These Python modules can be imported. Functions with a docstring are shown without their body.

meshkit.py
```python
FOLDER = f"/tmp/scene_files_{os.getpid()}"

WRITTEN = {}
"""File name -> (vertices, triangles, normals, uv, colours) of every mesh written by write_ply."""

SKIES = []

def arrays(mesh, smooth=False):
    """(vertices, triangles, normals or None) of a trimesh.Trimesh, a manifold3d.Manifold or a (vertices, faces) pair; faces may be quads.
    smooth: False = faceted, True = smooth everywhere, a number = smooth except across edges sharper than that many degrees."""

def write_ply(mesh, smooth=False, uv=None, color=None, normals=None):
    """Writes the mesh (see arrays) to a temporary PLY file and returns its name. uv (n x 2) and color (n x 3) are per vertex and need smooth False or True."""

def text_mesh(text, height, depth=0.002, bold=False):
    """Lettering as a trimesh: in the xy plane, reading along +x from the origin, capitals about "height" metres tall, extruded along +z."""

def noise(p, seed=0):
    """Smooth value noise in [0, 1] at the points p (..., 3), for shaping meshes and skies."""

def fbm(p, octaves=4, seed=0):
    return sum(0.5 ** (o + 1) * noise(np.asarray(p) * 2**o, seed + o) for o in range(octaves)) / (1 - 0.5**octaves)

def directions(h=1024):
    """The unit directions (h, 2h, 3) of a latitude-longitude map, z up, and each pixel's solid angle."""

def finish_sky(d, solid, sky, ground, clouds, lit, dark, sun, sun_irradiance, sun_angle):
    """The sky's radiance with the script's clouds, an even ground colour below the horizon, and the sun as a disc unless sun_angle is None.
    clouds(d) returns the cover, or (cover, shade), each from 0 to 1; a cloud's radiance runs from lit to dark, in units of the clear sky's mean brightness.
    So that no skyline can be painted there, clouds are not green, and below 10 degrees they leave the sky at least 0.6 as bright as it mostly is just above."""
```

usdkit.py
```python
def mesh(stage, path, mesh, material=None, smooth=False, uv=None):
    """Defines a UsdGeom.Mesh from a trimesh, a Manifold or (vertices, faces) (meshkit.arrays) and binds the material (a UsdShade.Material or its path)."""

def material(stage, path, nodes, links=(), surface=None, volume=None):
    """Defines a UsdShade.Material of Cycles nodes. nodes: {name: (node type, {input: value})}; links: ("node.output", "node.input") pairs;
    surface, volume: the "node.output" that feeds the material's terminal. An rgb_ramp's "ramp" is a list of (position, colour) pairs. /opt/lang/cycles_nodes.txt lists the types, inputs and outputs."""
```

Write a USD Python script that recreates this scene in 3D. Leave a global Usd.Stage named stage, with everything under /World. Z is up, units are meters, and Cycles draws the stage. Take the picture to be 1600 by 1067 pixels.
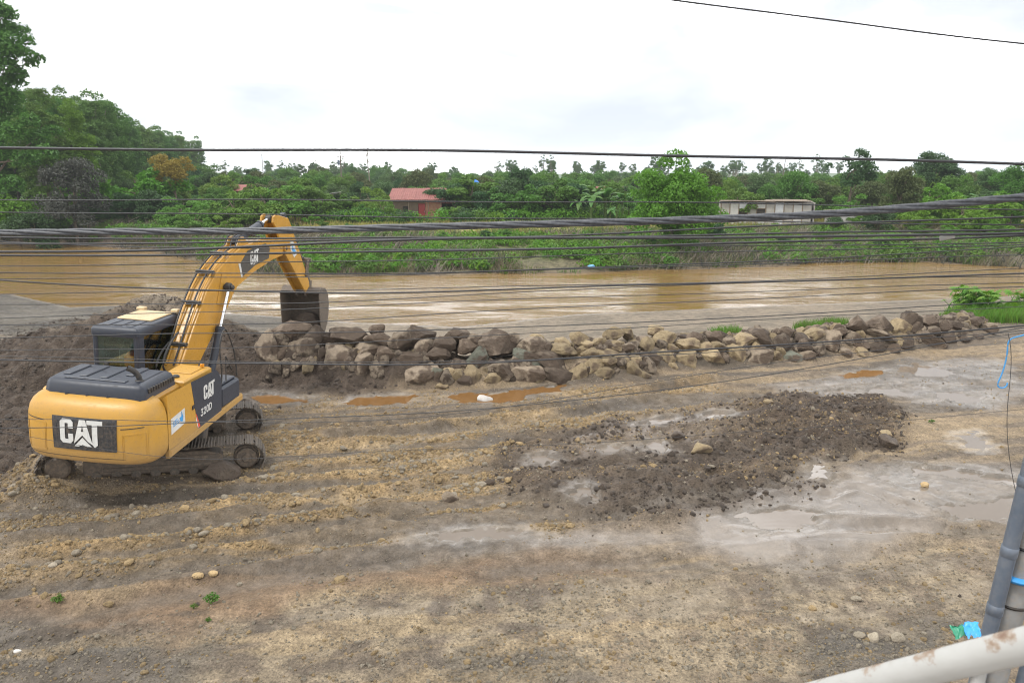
import math, random
import numpy as np, trimesh, usdkit, meshkit
import manifold3d as m3
from shapely.geometry import Polygon
from pxr import Usd, UsdGeom, UsdLux, UsdShade, Sdf, Gf, Vt

# ------------------------------------------------------------------ stage, camera, sky, sun
stage = Usd.Stage.CreateInMemory()
UsdGeom.SetStageUpAxis(stage, 'Z'); UsdGeom.SetStageMetersPerUnit(stage, 1.0)
world = UsdGeom.Xform.Define(stage, '/World'); stage.SetDefaultPrim(world.GetPrim())
FPX, EYE, PITCH = 1180.0, 6.25, math.atan((533.5 - 271) / 1180.0)
cam = UsdGeom.Camera.Define(stage, '/World/camera')
cam.CreateHorizontalApertureAttr(36.0); cam.CreateVerticalApertureAttr(36.0 * 682 / 1024)
cam.CreateFocalLengthAttr(36.0 * FPX / 1600)
cam.CreateClippingRangeAttr(Gf.Vec2f(0.05, 5000))
cam.CreateFStopAttr(6.3); cam.CreateFocusDistanceAttr(17.0)
cam.CreateExposureAttr(0.75)
cam.AddTransformOp().Set(Gf.Matrix4d().SetRotate(Gf.Rotation(Gf.Vec3d(1, 0, 0), 90 - math.degrees(PITCH))) * Gf.Matrix4d().SetTranslate(Gf.Vec3d(0, 0, EYE)))

SUN_DIR = np.array([-0.35, -0.30, 0.89]); SUN_DIR /= np.linalg.norm(SUN_DIR)
M = {}
def mat(name, nodes, links, surface='p.BSDF', volume=None):
    M[name] = usdkit.material(stage, '/World/Looks/' + name, nodes, links, surface=surface, volume=volume)
    return M[name]

mat('sky_look', {
    'tc': ('texture_coordinate', {}),
    'mp': ('mapping', {'scale': (1.0, 1.0, 2.6)}),
    'n': ('noise_texture', {'scale': 2.1, 'detail': 5.0, 'roughness': 0.55, 'distortion': 0.4}),
    'r': ('rgb_ramp', {'ramp': [(0.37, (4.7, 5.05, 5.5)), (0.47, (5.9, 6.1, 6.3)), (0.53, (13.0, 13.0, 13.2)), (0.60, (20.0, 20.0, 20.0)), (0.75, (25.0, 24.8, 24.5))]}),
    'sk': ('sky_texture', {'sky_type': 'single_scattering', 'sun_disc': False, 'sun_elevation': math.asin(SUN_DIR[2]), 'sun_rotation': math.atan2(SUN_DIR[0], SUN_DIR[1])}),
    'mx': ('mix', {'mix_type': 'mix', 'fac': 0.93}),
    'b': ('background_shader', {'strength': 0.1})},
    [('tc.generated', 'mp.vector'), ('mp.vector', 'n.vector'), ('n.fac', 'r.fac'), ('sk.color', 'mx.color1'), ('r.color', 'mx.color2'), ('mx.color', 'b.color')],
    surface='b.background')
sky = UsdLux.DomeLight.Define(stage, '/World/sky'); sky.CreateIntensityAttr(1.0)
UsdShade.MaterialBindingAPI.Apply(sky.GetPrim()).Bind(M['sky_look'])
sun = UsdLux.DistantLight.Define(stage, '/World/sun')
sun.CreateNormalizeAttr(True) if hasattr(sun, 'CreateNormalizeAttr') else None
sun.CreateIntensityAttr(0.4); sun.CreateAngleAttr(10.0); sun.CreateColorAttr(Gf.Vec3f(1.0, 0.97, 0.92))
_z = SUN_DIR; _x = np.cross([0, 0, 1.0], _z); _x /= np.linalg.norm(_x); _y = np.cross(_z, _x)
sun.AddTransformOp().Set(Gf.Matrix4d(*_x, 0, *_y, 0, *_z, 0, 0, 0, 0, 1))

# ------------------------------------------------------------------ helpers
def tag(p, label=None, cat=None, group=None, kind=None):
    for k, v in (('label', label), ('category', cat), ('group', group), ('kind', kind)):
        if v: p.SetCustomDataByKey(k, v)
    return p
tag(sky.GetPrim(), kind='structure', label='pale white overcast sky')
taken = {}
def numbered(parent, name):
    k = (parent, name); n = taken.get(k, -1) + 1; taken[k] = n
    return f'{parent}/{name}' + (f'_{n:03d}' if n else '')
def gm(m4):
    return Gf.Matrix4d(*np.asarray(m4, float).T.ravel())
def pose(loc=(0, 0, 0), rz=0.0, s=(1, 1, 1), extra=None):
    c, n = math.cos(rz), math.sin(rz)
    m = np.eye(4); m[:3, :3] = np.array([[c, -n, 0], [n, c, 0], [0, 0, 1]])
    if extra is not None: m[:3, :3] = m[:3, :3] @ extra
    m[:3, :3] = m[:3, :3] @ np.diag(np.broadcast_to(s, 3)); m[:3, 3] = loc
    return m
def thing(name, label, cat, m4=np.eye(4), group=None):
    x = UsdGeom.Xform.Define(stage, numbered('/World', name)); x.AddTransformOp().Set(gm(m4))
    tag(x.GetPrim(), label, cat, group)
    return str(x.GetPath())
def part(parent, name, mesh, material, smooth=30, label=None):
    p = usdkit.mesh(stage, numbered(parent, name), mesh, M[material], smooth=smooth)
    if label: p.GetPrim().SetCustomDataByKey('label', label)
    return str(p.GetPath())
def single(name, mesh, material, label, cat, m4=None, group=None, smooth=30, kind=None):
    p = usdkit.mesh(stage, numbered('/World', name), mesh, M[material], smooth=smooth)
    if m4 is not None: p.AddTransformOp().Set(gm(m4))
    tag(p.GetPrim(), label, cat, group, kind)
    return str(p.GetPath())
def copy_of(src, label, cat, m4, group=None):
    base = src.rsplit('/', 1)[1]
    if base[-4:-3] == '_' and base[-3:].isdigit(): base = base[:-4]
    x = UsdGeom.Xform.Define(stage, numbered('/World', base)); p = x.GetPrim()
    p.GetReferences().AddInternalReference(src); x.ClearXformOpOrder()
    UsdGeom.Xformable(p).MakeMatrixXform().Set(gm(m4)); p.SetInstanceable(True)
    tag(p, label, cat, group)
    return str(p.GetPath())
def move(path, m4):
    UsdGeom.Xformable(stage.GetPrimAtPath(path)).MakeMatrixXform().Set(gm(m4))
def ray(px, py):
    """the direction from the eye that the photograph shows at a pixel: used to survey where things stand"""
    u = (533.5 - py) / FPX
    return np.array([(px - 800) / FPX, math.cos(PITCH) + u * math.sin(PITCH), -math.sin(PITCH) + u * math.cos(PITCH)])
def at(px, py, z=0.0):
    d = ray(px, py); return np.array([0, 0, EYE]) + d * ((z - EYE) / d[2])
def at_y(px, py, y):
    d = ray(px, py); return np.array([0, 0, EYE]) + d * (y / d[1])
def sstep(a, b, x):
    t = np.clip((x - a) / (b - a), 0, 1); return t * t * (3 - 2 * t)

def loft(poly, levels, axis='z'):
    """rings of one polygon (n,2) inset by mitre at each (height, inset), capped; axis tells which way the height runs"""
    poly = np.asarray(poly, float)
    if Polygon(poly).exterior.is_ccw is False: poly = poly[::-1]
    n = len(poly)
    e = np.roll(poly, -1, 0) - poly; e /= np.linalg.norm(e, axis=1, keepdims=True)
    nin = np.c_[-e[:, 1], e[:, 0]]; prv = np.roll(nin, 1, 0)
    mit = nin + prv; mit /= np.maximum((mit * nin).sum(1), 0.35)[:, None]
    v = np.vstack([np.c_[poly + mit * i, np.full(n, h)] for h, i in levels])
    f = []
    for k in range(len(levels) - 1):
        for j in range(n):
            a, b = k * n + j, k * n + (j + 1) % n
            f += [[a, b, b + n], [a, b + n, a + n]]
    cv, cf = trimesh.creation.triangulate_polygon(Polygon(poly), engine='earcut')
    idx = [int(np.argmin(((poly - p) ** 2).sum(1))) for p in cv]
    top = (len(levels) - 1) * n
    for t in cf:
        a, b, c = (idx[i] for i in t)
        pa, pb, pc = poly[a], poly[b], poly[c]
        if (pb[0] - pa[0]) * (pc[1] - pa[1]) - (pb[1] - pa[1]) * (pc[0] - pa[0]) < 0: b, c = c, b
        f += [[a, c, b], [top + a, top + b, top + c]]
    m = trimesh.Trimesh(v, f, process=False)
    if axis == 'y':      # polygon given as (x, z), height along y
        m.vertices = np.c_[m.vertices[:, 0], m.vertices[:, 2], m.vertices[:, 1]]; m.invert()
    if axis == 'x':      # polygon given as (y, z)
        m.vertices = m.vertices[:, [2, 0, 1]]
    return m
def prism(poly, a, b, bev=0.02, axis='y'):
    return loft(poly, [(a, bev), (a + bev, 0), (b - bev, 0), (b, bev)], axis)
def rbox(lo, hi, bev=0.02):
    lo, hi = np.asarray(lo, float), np.asarray(hi, float)
    bev = min(bev, 0.45 * float((hi - lo).min()))
    pts = []
    for sx in (0, 1):
        for sy in (0, 1):
            for sz in (0, 1):
                c = np.where([sx, sy, sz], hi, lo); d = np.where([sx, sy, sz], -bev, bev)
                for k in range(3):
                    q = c + d; q[k] = c[k]; pts.append(q)
    return trimesh.convex.convex_hull(np.array(pts))
def tube(pts, r, sides=8, cap=True):
    p = np.asarray(pts, float); r = np.broadcast_to(r, (len(p),))
    t = np.gradient(p, axis=0); t /= np.linalg.norm(t, axis=1, keepdims=True) + 1e-12
    ref = np.array([0, 0, 1.0]) if abs(t[:, 2]).mean() < 0.8 else np.array([1.0, 0, 0])
    a = np.cross(t, ref); a /= np.linalg.norm(a, axis=1, keepdims=True) + 1e-12; b = np.cross(t, a)
    g = np.arange(sides) * 2 * np.pi / sides
    v = p[:, None] + r[:, None, None] * (np.cos(g)[None, :, None] * a[:, None] + np.sin(g)[None, :, None] * b[:, None])
    i, j = np.meshgrid(np.arange(len(p) - 1), np.arange(sides), indexing='ij')
    q = np.stack([i * sides + j, i * sides + (j + 1) % sides, (i + 1) * sides + (j + 1) % sides, (i + 1) * sides + j], -1).reshape(-1, 4)
    v = v.reshape(-1, 3); f = np.vstack([q[:, [0, 1, 2]], q[:, [0, 2, 3]]])
    if cap:
        n = len(v); v = np.vstack([v, p[0], p[-1]]); l = (len(p) - 1) * sides
        k = np.arange(sides); k2 = (k + 1) % sides
        f = np.vstack([f, np.c_[np.full(sides, n), k2, k], np.c_[np.full(sides, n + 1), l + k, l + k2]])
    m = trimesh.Trimesh(v, f, process=False); m.invert(); return m
def rod(a, b, r, sides=14): return tube([a, (np.asarray(a) + np.asarray(b)) / 2, b], r, sides)
def disc(c, r, h, axis='y', sides=28, bev=0.02):
    g = np.arange(sides) * 2 * np.pi / sides; poly = np.c_[np.cos(g), np.sin(g)] * r
    m = prism(poly, -h / 2, h / 2, bev, axis); m.apply_translation(c); return m
def cat_m(*ms): return trimesh.util.concatenate([m for m in ms])
def spline(pts, n=24):
    from scipy.interpolate import CubicSpline
    pts = np.asarray(pts, float); d = np.r_[0, np.cumsum(np.linalg.norm(np.diff(pts, axis=0), axis=1))]
    return CubicSpline(d, pts)(np.linspace(0, d[-1], n))

# ------------------------------------------------------------------ materials
def paint(name, c, rough=0.45, dust=(0.30, 0.22, 0.13), amt=0.35, scale=3.0, metal=0.0, bump=0.0, spec=0.5, c2=None):
    """a base colour, worn and soiled by noise on the object"""
    c2 = c2 if c2 is not None else tuple(0.8 * x for x in c)
    nodes = {'tc': ('texture_coordinate', {}),
        'n1': ('noise_texture', {'scale': scale, 'detail': 6.0, 'roughness': 0.65}),
        'n2': ('noise_texture', {'scale': scale * 6, 'detail': 5.0, 'roughness': 0.7}),
        'r0': ('map_range', {'from_min': 0.35, 'from_max': 0.65, 'to_min': 0.0, 'to_max': 1.0, 'clamp': True}),
        'm0': ('mix', {'color1': c, 'color2': c2}),
        'r1': ('map_range', {'from_min': 0.45, 'from_max': 0.75, 'to_min': 0.0, 'to_max': amt, 'clamp': True}),
        'm1': ('mix', {'color2': dust}),
        'rr': ('map_range', {'from_min': 0.3, 'from_max': 0.7, 'to_min': max(rough - 0.12, 0.03), 'to_max': min(rough + 0.15, 1.0), 'clamp': True}),
        'p': ('principled_bsdf', {'metallic': metal, 'specular_ior_level': spec})}
    links = [('tc.object', 'n1.vector'), ('tc.object', 'n2.vector'), ('n1.fac', 'r0.value'), ('r0.result', 'm0.fac'), ('n2.fac', 'r1.value'), ('r1.result', 'm1.fac'),
             ('m0.color', 'm1.color1'), ('m1.color', 'p.base_color'), ('n2.fac', 'rr.value'), ('rr.result', 'p.roughness')]
    if bump:
        nodes['b'] = ('bump', {'strength': 0.6, 'distance': bump}); links += [('n2.fac', 'b.height'), ('b.normal', 'p.normal')]
    return mat(name, nodes, links)

def dusty_paint(name, c, z0, z1, dust=(0.25, 0.17, 0.085), rough=0.38):
    """machine paint: film of dried mud that thickens below height z1"""
    return mat(name, {'tc': ('texture_coordinate', {}), 's': ('separate_xyz', {}),
        'n1': ('noise_texture', {'scale': 2.2, 'detail': 6.0, 'roughness': 0.7}),
        'n2': ('noise_texture', {'scale': 19.0, 'detail': 5.0, 'roughness': 0.7}),
        'a': ('math', {'math_type': 'multiply_add', 'value2': 0.35, 'value3': -0.17}),
        'z': ('math', {'math_type': 'add'}),
        'rz': ('map_range', {'from_min': z0, 'from_max': z1, 'to_min': 0.72, 'to_max': 0.06, 'clamp': True}),
        'sp': ('map_range', {'from_min': 0.52, 'from_max': 0.70, 'to_min': 0.0, 'to_max': 0.42, 'clamp': True}),
        'ad': ('math', {'math_type': 'add', 'use_clamp': True}),
        'v': ('mix', {'color1': c, 'color2': tuple(0.86 * x for x in c)}),
        'm': ('mix', {'color2': dust}),
        'rr': ('map_range', {'from_min': 0.0, 'from_max': 0.7, 'to_min': rough, 'to_max': 0.85, 'clamp': True}),
        'p': ('principled_bsdf', {})},
        [('tc.object', 's.vector'), ('tc.object', 'n1.vector'), ('tc.object', 'n2.vector'), ('n1.fac', 'a.value1'), ('s.z', 'z.value1'), ('a.value', 'z.value2'), ('z.value', 'rz.value'),
         ('n2.fac', 'sp.value'), ('rz.result', 'ad.value1'), ('sp.result', 'ad.value2'), ('n1.fac', 'v.fac'), ('v.color', 'm.color1'), ('ad.value', 'm.fac'), ('m.color', 'p.base_color'),
         ('ad.value', 'rr.value'), ('rr.result', 'p.roughness')])

YEL = (0.44, 0.235, 0.030)
dusty_paint('machine_yellow', YEL, 0.95, 1.55)
dusty_paint('machine_grey', (0.013, 0.018, 0.030), 1.0, 1.35, dust=(0.060, 0.054, 0.047), rough=0.40)
paint('boom_yellow', (0.42, 0.212, 0.024), 0.36, amt=0.30, dust=(0.28, 0.17, 0.07))
paint('badge_black', (0.022, 0.023, 0.026), 0.4, amt=0.25)
paint('letter_white', (0.56, 0.56, 0.54), 0.5, amt=0.15, scale=2.0)
paint('decal_red', (0.62, 0.07, 0.04), 0.45)
paint('decal_blue', (0.05, 0.30, 0.62), 0.45, amt=0.1)
paint('muddy_steel', (0.085, 0.066, 0.050), 0.7, dust=(0.19, 0.145, 0.10), amt=0.9, scale=2.5, bump=0.02)
paint('track_steel', (0.070, 0.058, 0.047), 0.7, dust=(0.20, 0.155, 0.105), amt=0.8, scale=3.5, bump=0.012)
paint('chrome', (0.72, 0.72, 0.73), 0.16, amt=0.06, metal=1.0)
paint('rubber', (0.016, 0.016, 0.017), 0.55, amt=0.2)
paint('cream_hatch', (0.50, 0.37, 0.20), 0.5, amt=0.25)
paint('orange_cloth', (0.70, 0.10, 0.025), 0.8, amt=0.05)
paint('denim', (0.05, 0.10, 0.16), 0.85, amt=0.1)
paint('seat_fabric', (0.025, 0.030, 0.033), 0.8)
paint('lens_amber', (0.60, 0.24, 0.02), 0.2, amt=0.05)
paint('brick_red', (0.30, 0.135, 0.085), 0.9, c2=(0.36, 0.20, 0.13), scale=2.0)
paint('roof_red', (0.165, 0.040, 0.034), 0.75, c2=(0.22, 0.075, 0.06), scale=0.8, amt=0.5, dust=(0.30, 0.17, 0.13))
paint('timber_grey', (0.16, 0.12, 0.085), 0.9)
paint('door_red', (0.33, 0.03, 0.035), 0.6)
paint('dark_opening', (0.02, 0.018, 0.016), 0.9)
paint('block_pale', (0.32, 0.30, 0.27), 0.9, c2=(0.23, 0.215, 0.19), scale=1.2, amt=0.5, dust=(0.27, 0.24, 0.2))
paint('zinc', (0.48, 0.49, 0.50), 0.5, metal=0.3, amt=0.5)
paint('white_wall', (0.40, 0.39, 0.365), 0.8, scale=1.5, amt=0.5, dust=(0.22, 0.20, 0.17))
paint('tank_blue', (0.02, 0.17, 0.55), 0.4, amt=0.1)
paint('pole_wood', (0.13, 0.11, 0.09), 0.9, scale=4)
paint('concrete', (0.25, 0.245, 0.235), 0.9, c2=(0.17, 0.17, 0.165), scale=4.0, bump=0.004)
paint('conduit_steel', (0.075, 0.095, 0.125), 0.45, c2=(0.115, 0.135, 0.165), metal=0.25, amt=0.3, dust=(0.24, 0.22, 0.2))
paint('cable_black', (0.020, 0.020, 0.022), 0.5, amt=0.3, dust=(0.10, 0.10, 0.10))
paint('cable_bundle', (0.040, 0.043, 0.050), 0.42, amt=0.4, dust=(0.2, 0.2, 0.2), scale=8)
paint('blue_rope', (0.04, 0.28, 0.62), 0.6, amt=0.1)
paint('blue_sheet', (0.03, 0.30, 0.72), 0.35, amt=0.1)
paint('green_sheet', (0.02, 0.23, 0.13), 0.35, amt=0.1)
paint('litter_white', (0.50, 0.48, 0.45), 0.7)
paint('litter_blue', (0.10, 0.32, 0.55), 0.6)
mat('rail_paint', {'tc': ('texture_coordinate', {}), 'mp': ('mapping', {'scale': (0.3, 0.6, 1.0)}), 'n': ('noise_texture', {'scale': 13.0, 'detail': 7.0, 'roughness': 0.7}), 'n3': ('noise_texture', {'scale': 60.0, 'detail': 3.0}),
    'g': ('geometry', {}), 's': ('separate_xyz', {}), 'a': ('math', {'math_type': 'multiply_add', 'value2': 0.13, 'value3': -0.025}), 'ad': ('math', {'math_type': 'add'}),
    'r': ('rgb_ramp', {'ramp': [(0.0, (0.42, 0.42, 0.405)), (0.56, (0.36, 0.355, 0.335)), (0.62, (0.25, 0.19, 0.14)), (0.69, (0.14, 0.08, 0.05)), (0.80, (0.17, 0.10, 0.065)), (1.0, (0.3, 0.18, 0.12))]}),
    'b': ('bump', {'strength': 0.3, 'distance': 0.002}), 'p': ('principled_bsdf', {'roughness': 0.5})},
    [('tc.object', 'mp.vector'), ('mp.vector', 'n.vector'), ('tc.object', 'n3.vector'), ('g.normal', 's.vector'), ('s.z', 'a.value1'), ('a.value', 'ad.value1'), ('n.fac', 'ad.value2'), ('ad.value', 'r.fac'), ('r.color', 'p.base_color'), ('n3.fac', 'b.height'), ('b.normal', 'p.normal')])
mat('cab_glass', {'t': ('transparent_bsdf', {'color': (0.74, 0.88, 0.84)}), 'g': ('glossy_bsdf', {'color': (0.9, 0.95, 0.93), 'roughness': 0.03}), 'f': ('fresnel', {'IOR': 1.6}), 'ml': ('math', {'math_type': 'multiply_add', 'value2': 1.0, 'value3': 0.03}), 'm': ('mix_closure', {})},
    [('f.fac', 'ml.value1'), ('ml.value', 'm.fac'), ('t.BSDF', 'm.closure1'), ('g.BSDF', 'm.closure2')], surface='m.closure')

def rock_mat(name, a, b, mud, mudamt, v0=0.55, v1=0.95):
    mat(name, {'tc': ('texture_coordinate', {}), 'oi': ('object_info', {}),
        'n1': ('noise_texture', {'scale': 2.4, 'detail': 6.0, 'roughness': 0.65}), 'n2': ('noise_texture', {'scale': 14.0, 'detail': 8.0, 'roughness': 0.72}),
        'n3': ('noise_texture', {'scale': 1.7, 'detail': 5.0, 'roughness': 0.6}), 'v': ('voronoi_texture', {'scale': 9.0}),
        'm0': ('mix', {'color1': a, 'color2': b}), 'r0': ('map_range', {'from_min': 0.35, 'from_max': 0.65, 'clamp': True}),
        'r1': ('map_range', {'from_min': 0.62 - mudamt * 0.35, 'from_max': 0.70 - mudamt * 0.35, 'clamp': True}), 'm1': ('mix', {'color2': mud}),
        'h': ('hsv', {'saturation': 1.0}), 'hv': ('map_range', {'from_min': 0.0, 'from_max': 1.0, 'to_min': v0, 'to_max': v1}),
        'r2': ('map_range', {'from_min': 0.25, 'from_max': 0.75, 'to_min': 0.7, 'to_max': 1.25}), 'ml': ('math', {'math_type': 'multiply'}),
        'b': ('bump', {'strength': 1.0, 'distance': 0.07}), 'p': ('principled_bsdf', {'roughness': 0.55 if name == 'mud_clod' else 0.8, 'specular_ior_level': 0.5 if name == 'mud_clod' else 0.35})},
        [('tc.object', 'n1.vector'), ('tc.object', 'n2.vector'), ('tc.object', 'n3.vector'), ('n1.fac', 'r0.value'), ('r0.result', 'm0.fac'), ('n3.fac', 'r1.value'), ('r1.result', 'm1.fac'),
         ('m0.color', 'm1.color1'), ('m1.color', 'h.color'), ('oi.random', 'hv.value'), ('n2.fac', 'r2.value'), ('hv.result', 'ml.value1'), ('r2.result', 'ml.value2'), ('ml.value', 'h.value'),
         ('h.color', 'p.base_color'), ('n2.fac', 'b.height'), ('b.normal', 'p.normal')])
MUDC = (0.105, 0.075, 0.052)
rock_mat('rock_dark', (0.225, 0.172, 0.125), (0.150, 0.115, 0.083), MUDC, 0.62)
rock_mat('rock_brown', (0.315, 0.250, 0.180), (0.225, 0.177, 0.127), MUDC, 0.40)
rock_mat('rock_green', (0.20, 0.20, 0.15), (0.14, 0.15, 0.12), MUDC, 0.35)
rock_mat('rock_tan', (0.375, 0.290, 0.170), (0.27, 0.205, 0.118), (0.15, 0.108, 0.07), 0.22)
rock_mat('cobble_ochre', (0.42, 0.30, 0.155), (0.30, 0.215, 0.11), (0.2, 0.145, 0.085), 0.15, 0.88, 1.4)
rock_mat('cobble_grey', (0.34, 0.29, 0.215), (0.23, 0.195, 0.148), (0.18, 0.14, 0.10), 0.1, 0.98, 1.5)
rock_mat('mud_clod', (0.150, 0.110, 0.078), (0.115, 0.083, 0.060), (0.17, 0.128, 0.09), 0.2, 0.48, 0.78)

def leaf_mat(name, a, b, dark=0.75, trans=0.30):
    mat(name, {'g': ('geometry', {}), 'oi': ('object_info', {}), 'm': ('mix', {'color1': a, 'color2': b}),
        'h': ('hsv', {}), 'v': ('map_range', {'from_min': 0.0, 'from_max': 1.0, 'to_min': dark, 'to_max': 1.4}), 'fr': ('math', {'math_type': 'multiply', 'value2': 7.31}), 'ff': ('math', {'math_type': 'fraction'}),
        'hu': ('map_range', {'from_min': 0.0, 'from_max': 1.0, 'to_min': 0.483, 'to_max': 0.517}),
        'p': ('principled_bsdf', {'roughness': 0.55, 'specular_ior_level': 0.35}), 't': ('translucent_bsdf', {}), 'mc': ('mix_closure', {'fac': trans})},
        [('g.random_per_island', 'm.fac'), ('m.color', 'h.color'), ('g.random_per_island', 'fr.value1'), ('fr.value', 'ff.value1'), ('ff.value', 'v.value'), ('v.result', 'h.value'),
         ('oi.random', 'hu.value'), ('hu.result', 'h.hue'), ('h.color', 'p.base_color'), ('h.color', 't.color'), ('p.BSDF', 'mc.closure1'), ('t.BSDF', 'mc.closure2')], surface='mc.closure')
leaf_mat('leaf_mid', (0.083, 0.183, 0.021), (0.138, 0.259, 0.029))
leaf_mat('leaf_bright', (0.109, 0.256, 0.015), (0.167, 0.337, 0.024))
leaf_mat('leaf_lime', (0.125, 0.245, 0.030), (0.190, 0.327, 0.043))
leaf_mat('leaf_dark', (0.042, 0.100, 0.026), (0.074, 0.148, 0.037))
leaf_mat('leaf_teak', (0.099, 0.202, 0.036), (0.156, 0.273, 0.053))
leaf_mat('leaf_olive', (0.090, 0.113, 0.033), (0.139, 0.151, 0.047))
leaf_mat('leaf_grey', (0.071, 0.074, 0.057), (0.104, 0.109, 0.078), trans=0.15)
leaf_mat('leaf_orange', (0.279, 0.230, 0.026), (0.173, 0.206, 0.030))
leaf_mat('leaf_far', (0.085, 0.157, 0.047), (0.121, 0.202, 0.061))
leaf_mat('leaf_banana', (0.092, 0.214, 0.040), (0.153, 0.281, 0.061), trans=0.35)
leaf_mat('blade_green', (0.108, 0.160, 0.031), (0.182, 0.210, 0.054))
leaf_mat('blade_yellow', (0.310, 0.283, 0.078), (0.215, 0.233, 0.059))
leaf_mat('blade_dry', (0.199, 0.170, 0.104), (0.130, 0.126, 0.064), trans=0.15)
leaf_mat('blade_fresh', (0.109, 0.246, 0.025), (0.170, 0.306, 0.044))
paint('bark', (0.11, 0.085, 0.06), 0.9, scale=5.0, bump=0.01)
paint('bark_pale', (0.20, 0.175, 0.14), 0.9, scale=5.0)

def ground_mat(name, fine, bumpd):
    mat(name, {'g': ('geometry', {}), 'c': ('attribute', {'attribute': 'soil'}), 'w': ('attribute', {'attribute': 'wetness'}),
        'n1': ('noise_texture', {'scale': fine, 'detail': 8.0, 'roughness': 0.7}), 'n2': ('noise_texture', {'scale': fine * 0.22, 'detail': 6.0, 'roughness': 0.65}), 'vo': ('voronoi_texture', {'scale': fine * 1.3}),
        'k1': ('map_range', {'from_min': 0.28, 'from_max': 0.72, 'to_min': 0.38, 'to_max': 1.62}), 'k2': ('map_range', {'from_min': 0.3, 'from_max': 0.7, 'to_min': 0.78, 'to_max': 1.22}),
        'kk': ('math', {'math_type': 'multiply'}), 'h': ('hsv', {}), 'wn': ('math', {'math_type': 'multiply_add', 'value2': 0.9, 'value3': -0.45}), 'wa': ('math', {'math_type': 'add', 'use_clamp': True}),
        'wm': ('math', {'math_type': 'multiply', 'value2': 1.2, 'use_clamp': True}),
        'rr': ('map_range', {'from_min': 0.15, 'from_max': 0.9, 'to_min': 0.85, 'to_max': 0.11, 'clamp': True}), 'bs': ('map_range', {'from_min': 0.1, 'from_max': 0.9, 'to_min': 1.0, 'to_max': 0.10, 'clamp': True}),
        'kd': ('mix_float', {'b': 1.0}), 'hh': ('math', {'math_type': 'multiply_add', 'value2': -0.5}),
        'b': ('bump', {'distance': bumpd}), 'sp': ('map_range', {'from_min': 0.3, 'from_max': 0.9, 'to_min': 0.35, 'to_max': 0.72, 'clamp': True}), 'p': ('principled_bsdf', {})},
        [('wa.value', 'sp.value'), ('sp.result', 'p.specular_ior_level'), ('g.position', 'n1.vector'), ('g.position', 'n2.vector'), ('g.position', 'vo.vector'), ('n1.fac', 'k1.value'), ('n2.fac', 'k2.value'), ('k1.result', 'kk.value1'), ('k2.result', 'kk.value2'),
         ('n2.fac', 'wn.value1'), ('w.fac', 'wm.value1'), ('wm.value', 'wa.value1'), ('wn.value', 'wa.value2'), ('kk.value', 'kd.a'), ('w.fac', 'kd.fac'),
         ('kd.result', 'h.value'), ('c.color', 'h.color'), ('h.color', 'p.base_color'), ('wa.value', 'rr.value'), ('rr.result', 'p.roughness'), ('wa.value', 'bs.value'), ('bs.result', 'b.strength'),
         ('vo.distance', 'hh.value1'), ('n1.fac', 'hh.value3'), ('hh.value', 'b.height'), ('b.normal', 'p.normal')])
    M[name].GetPrim()
ground_mat('yard_soil', 21.0, 0.05)
ground_mat('bank_soil', 2.5, 0.25)

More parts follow.
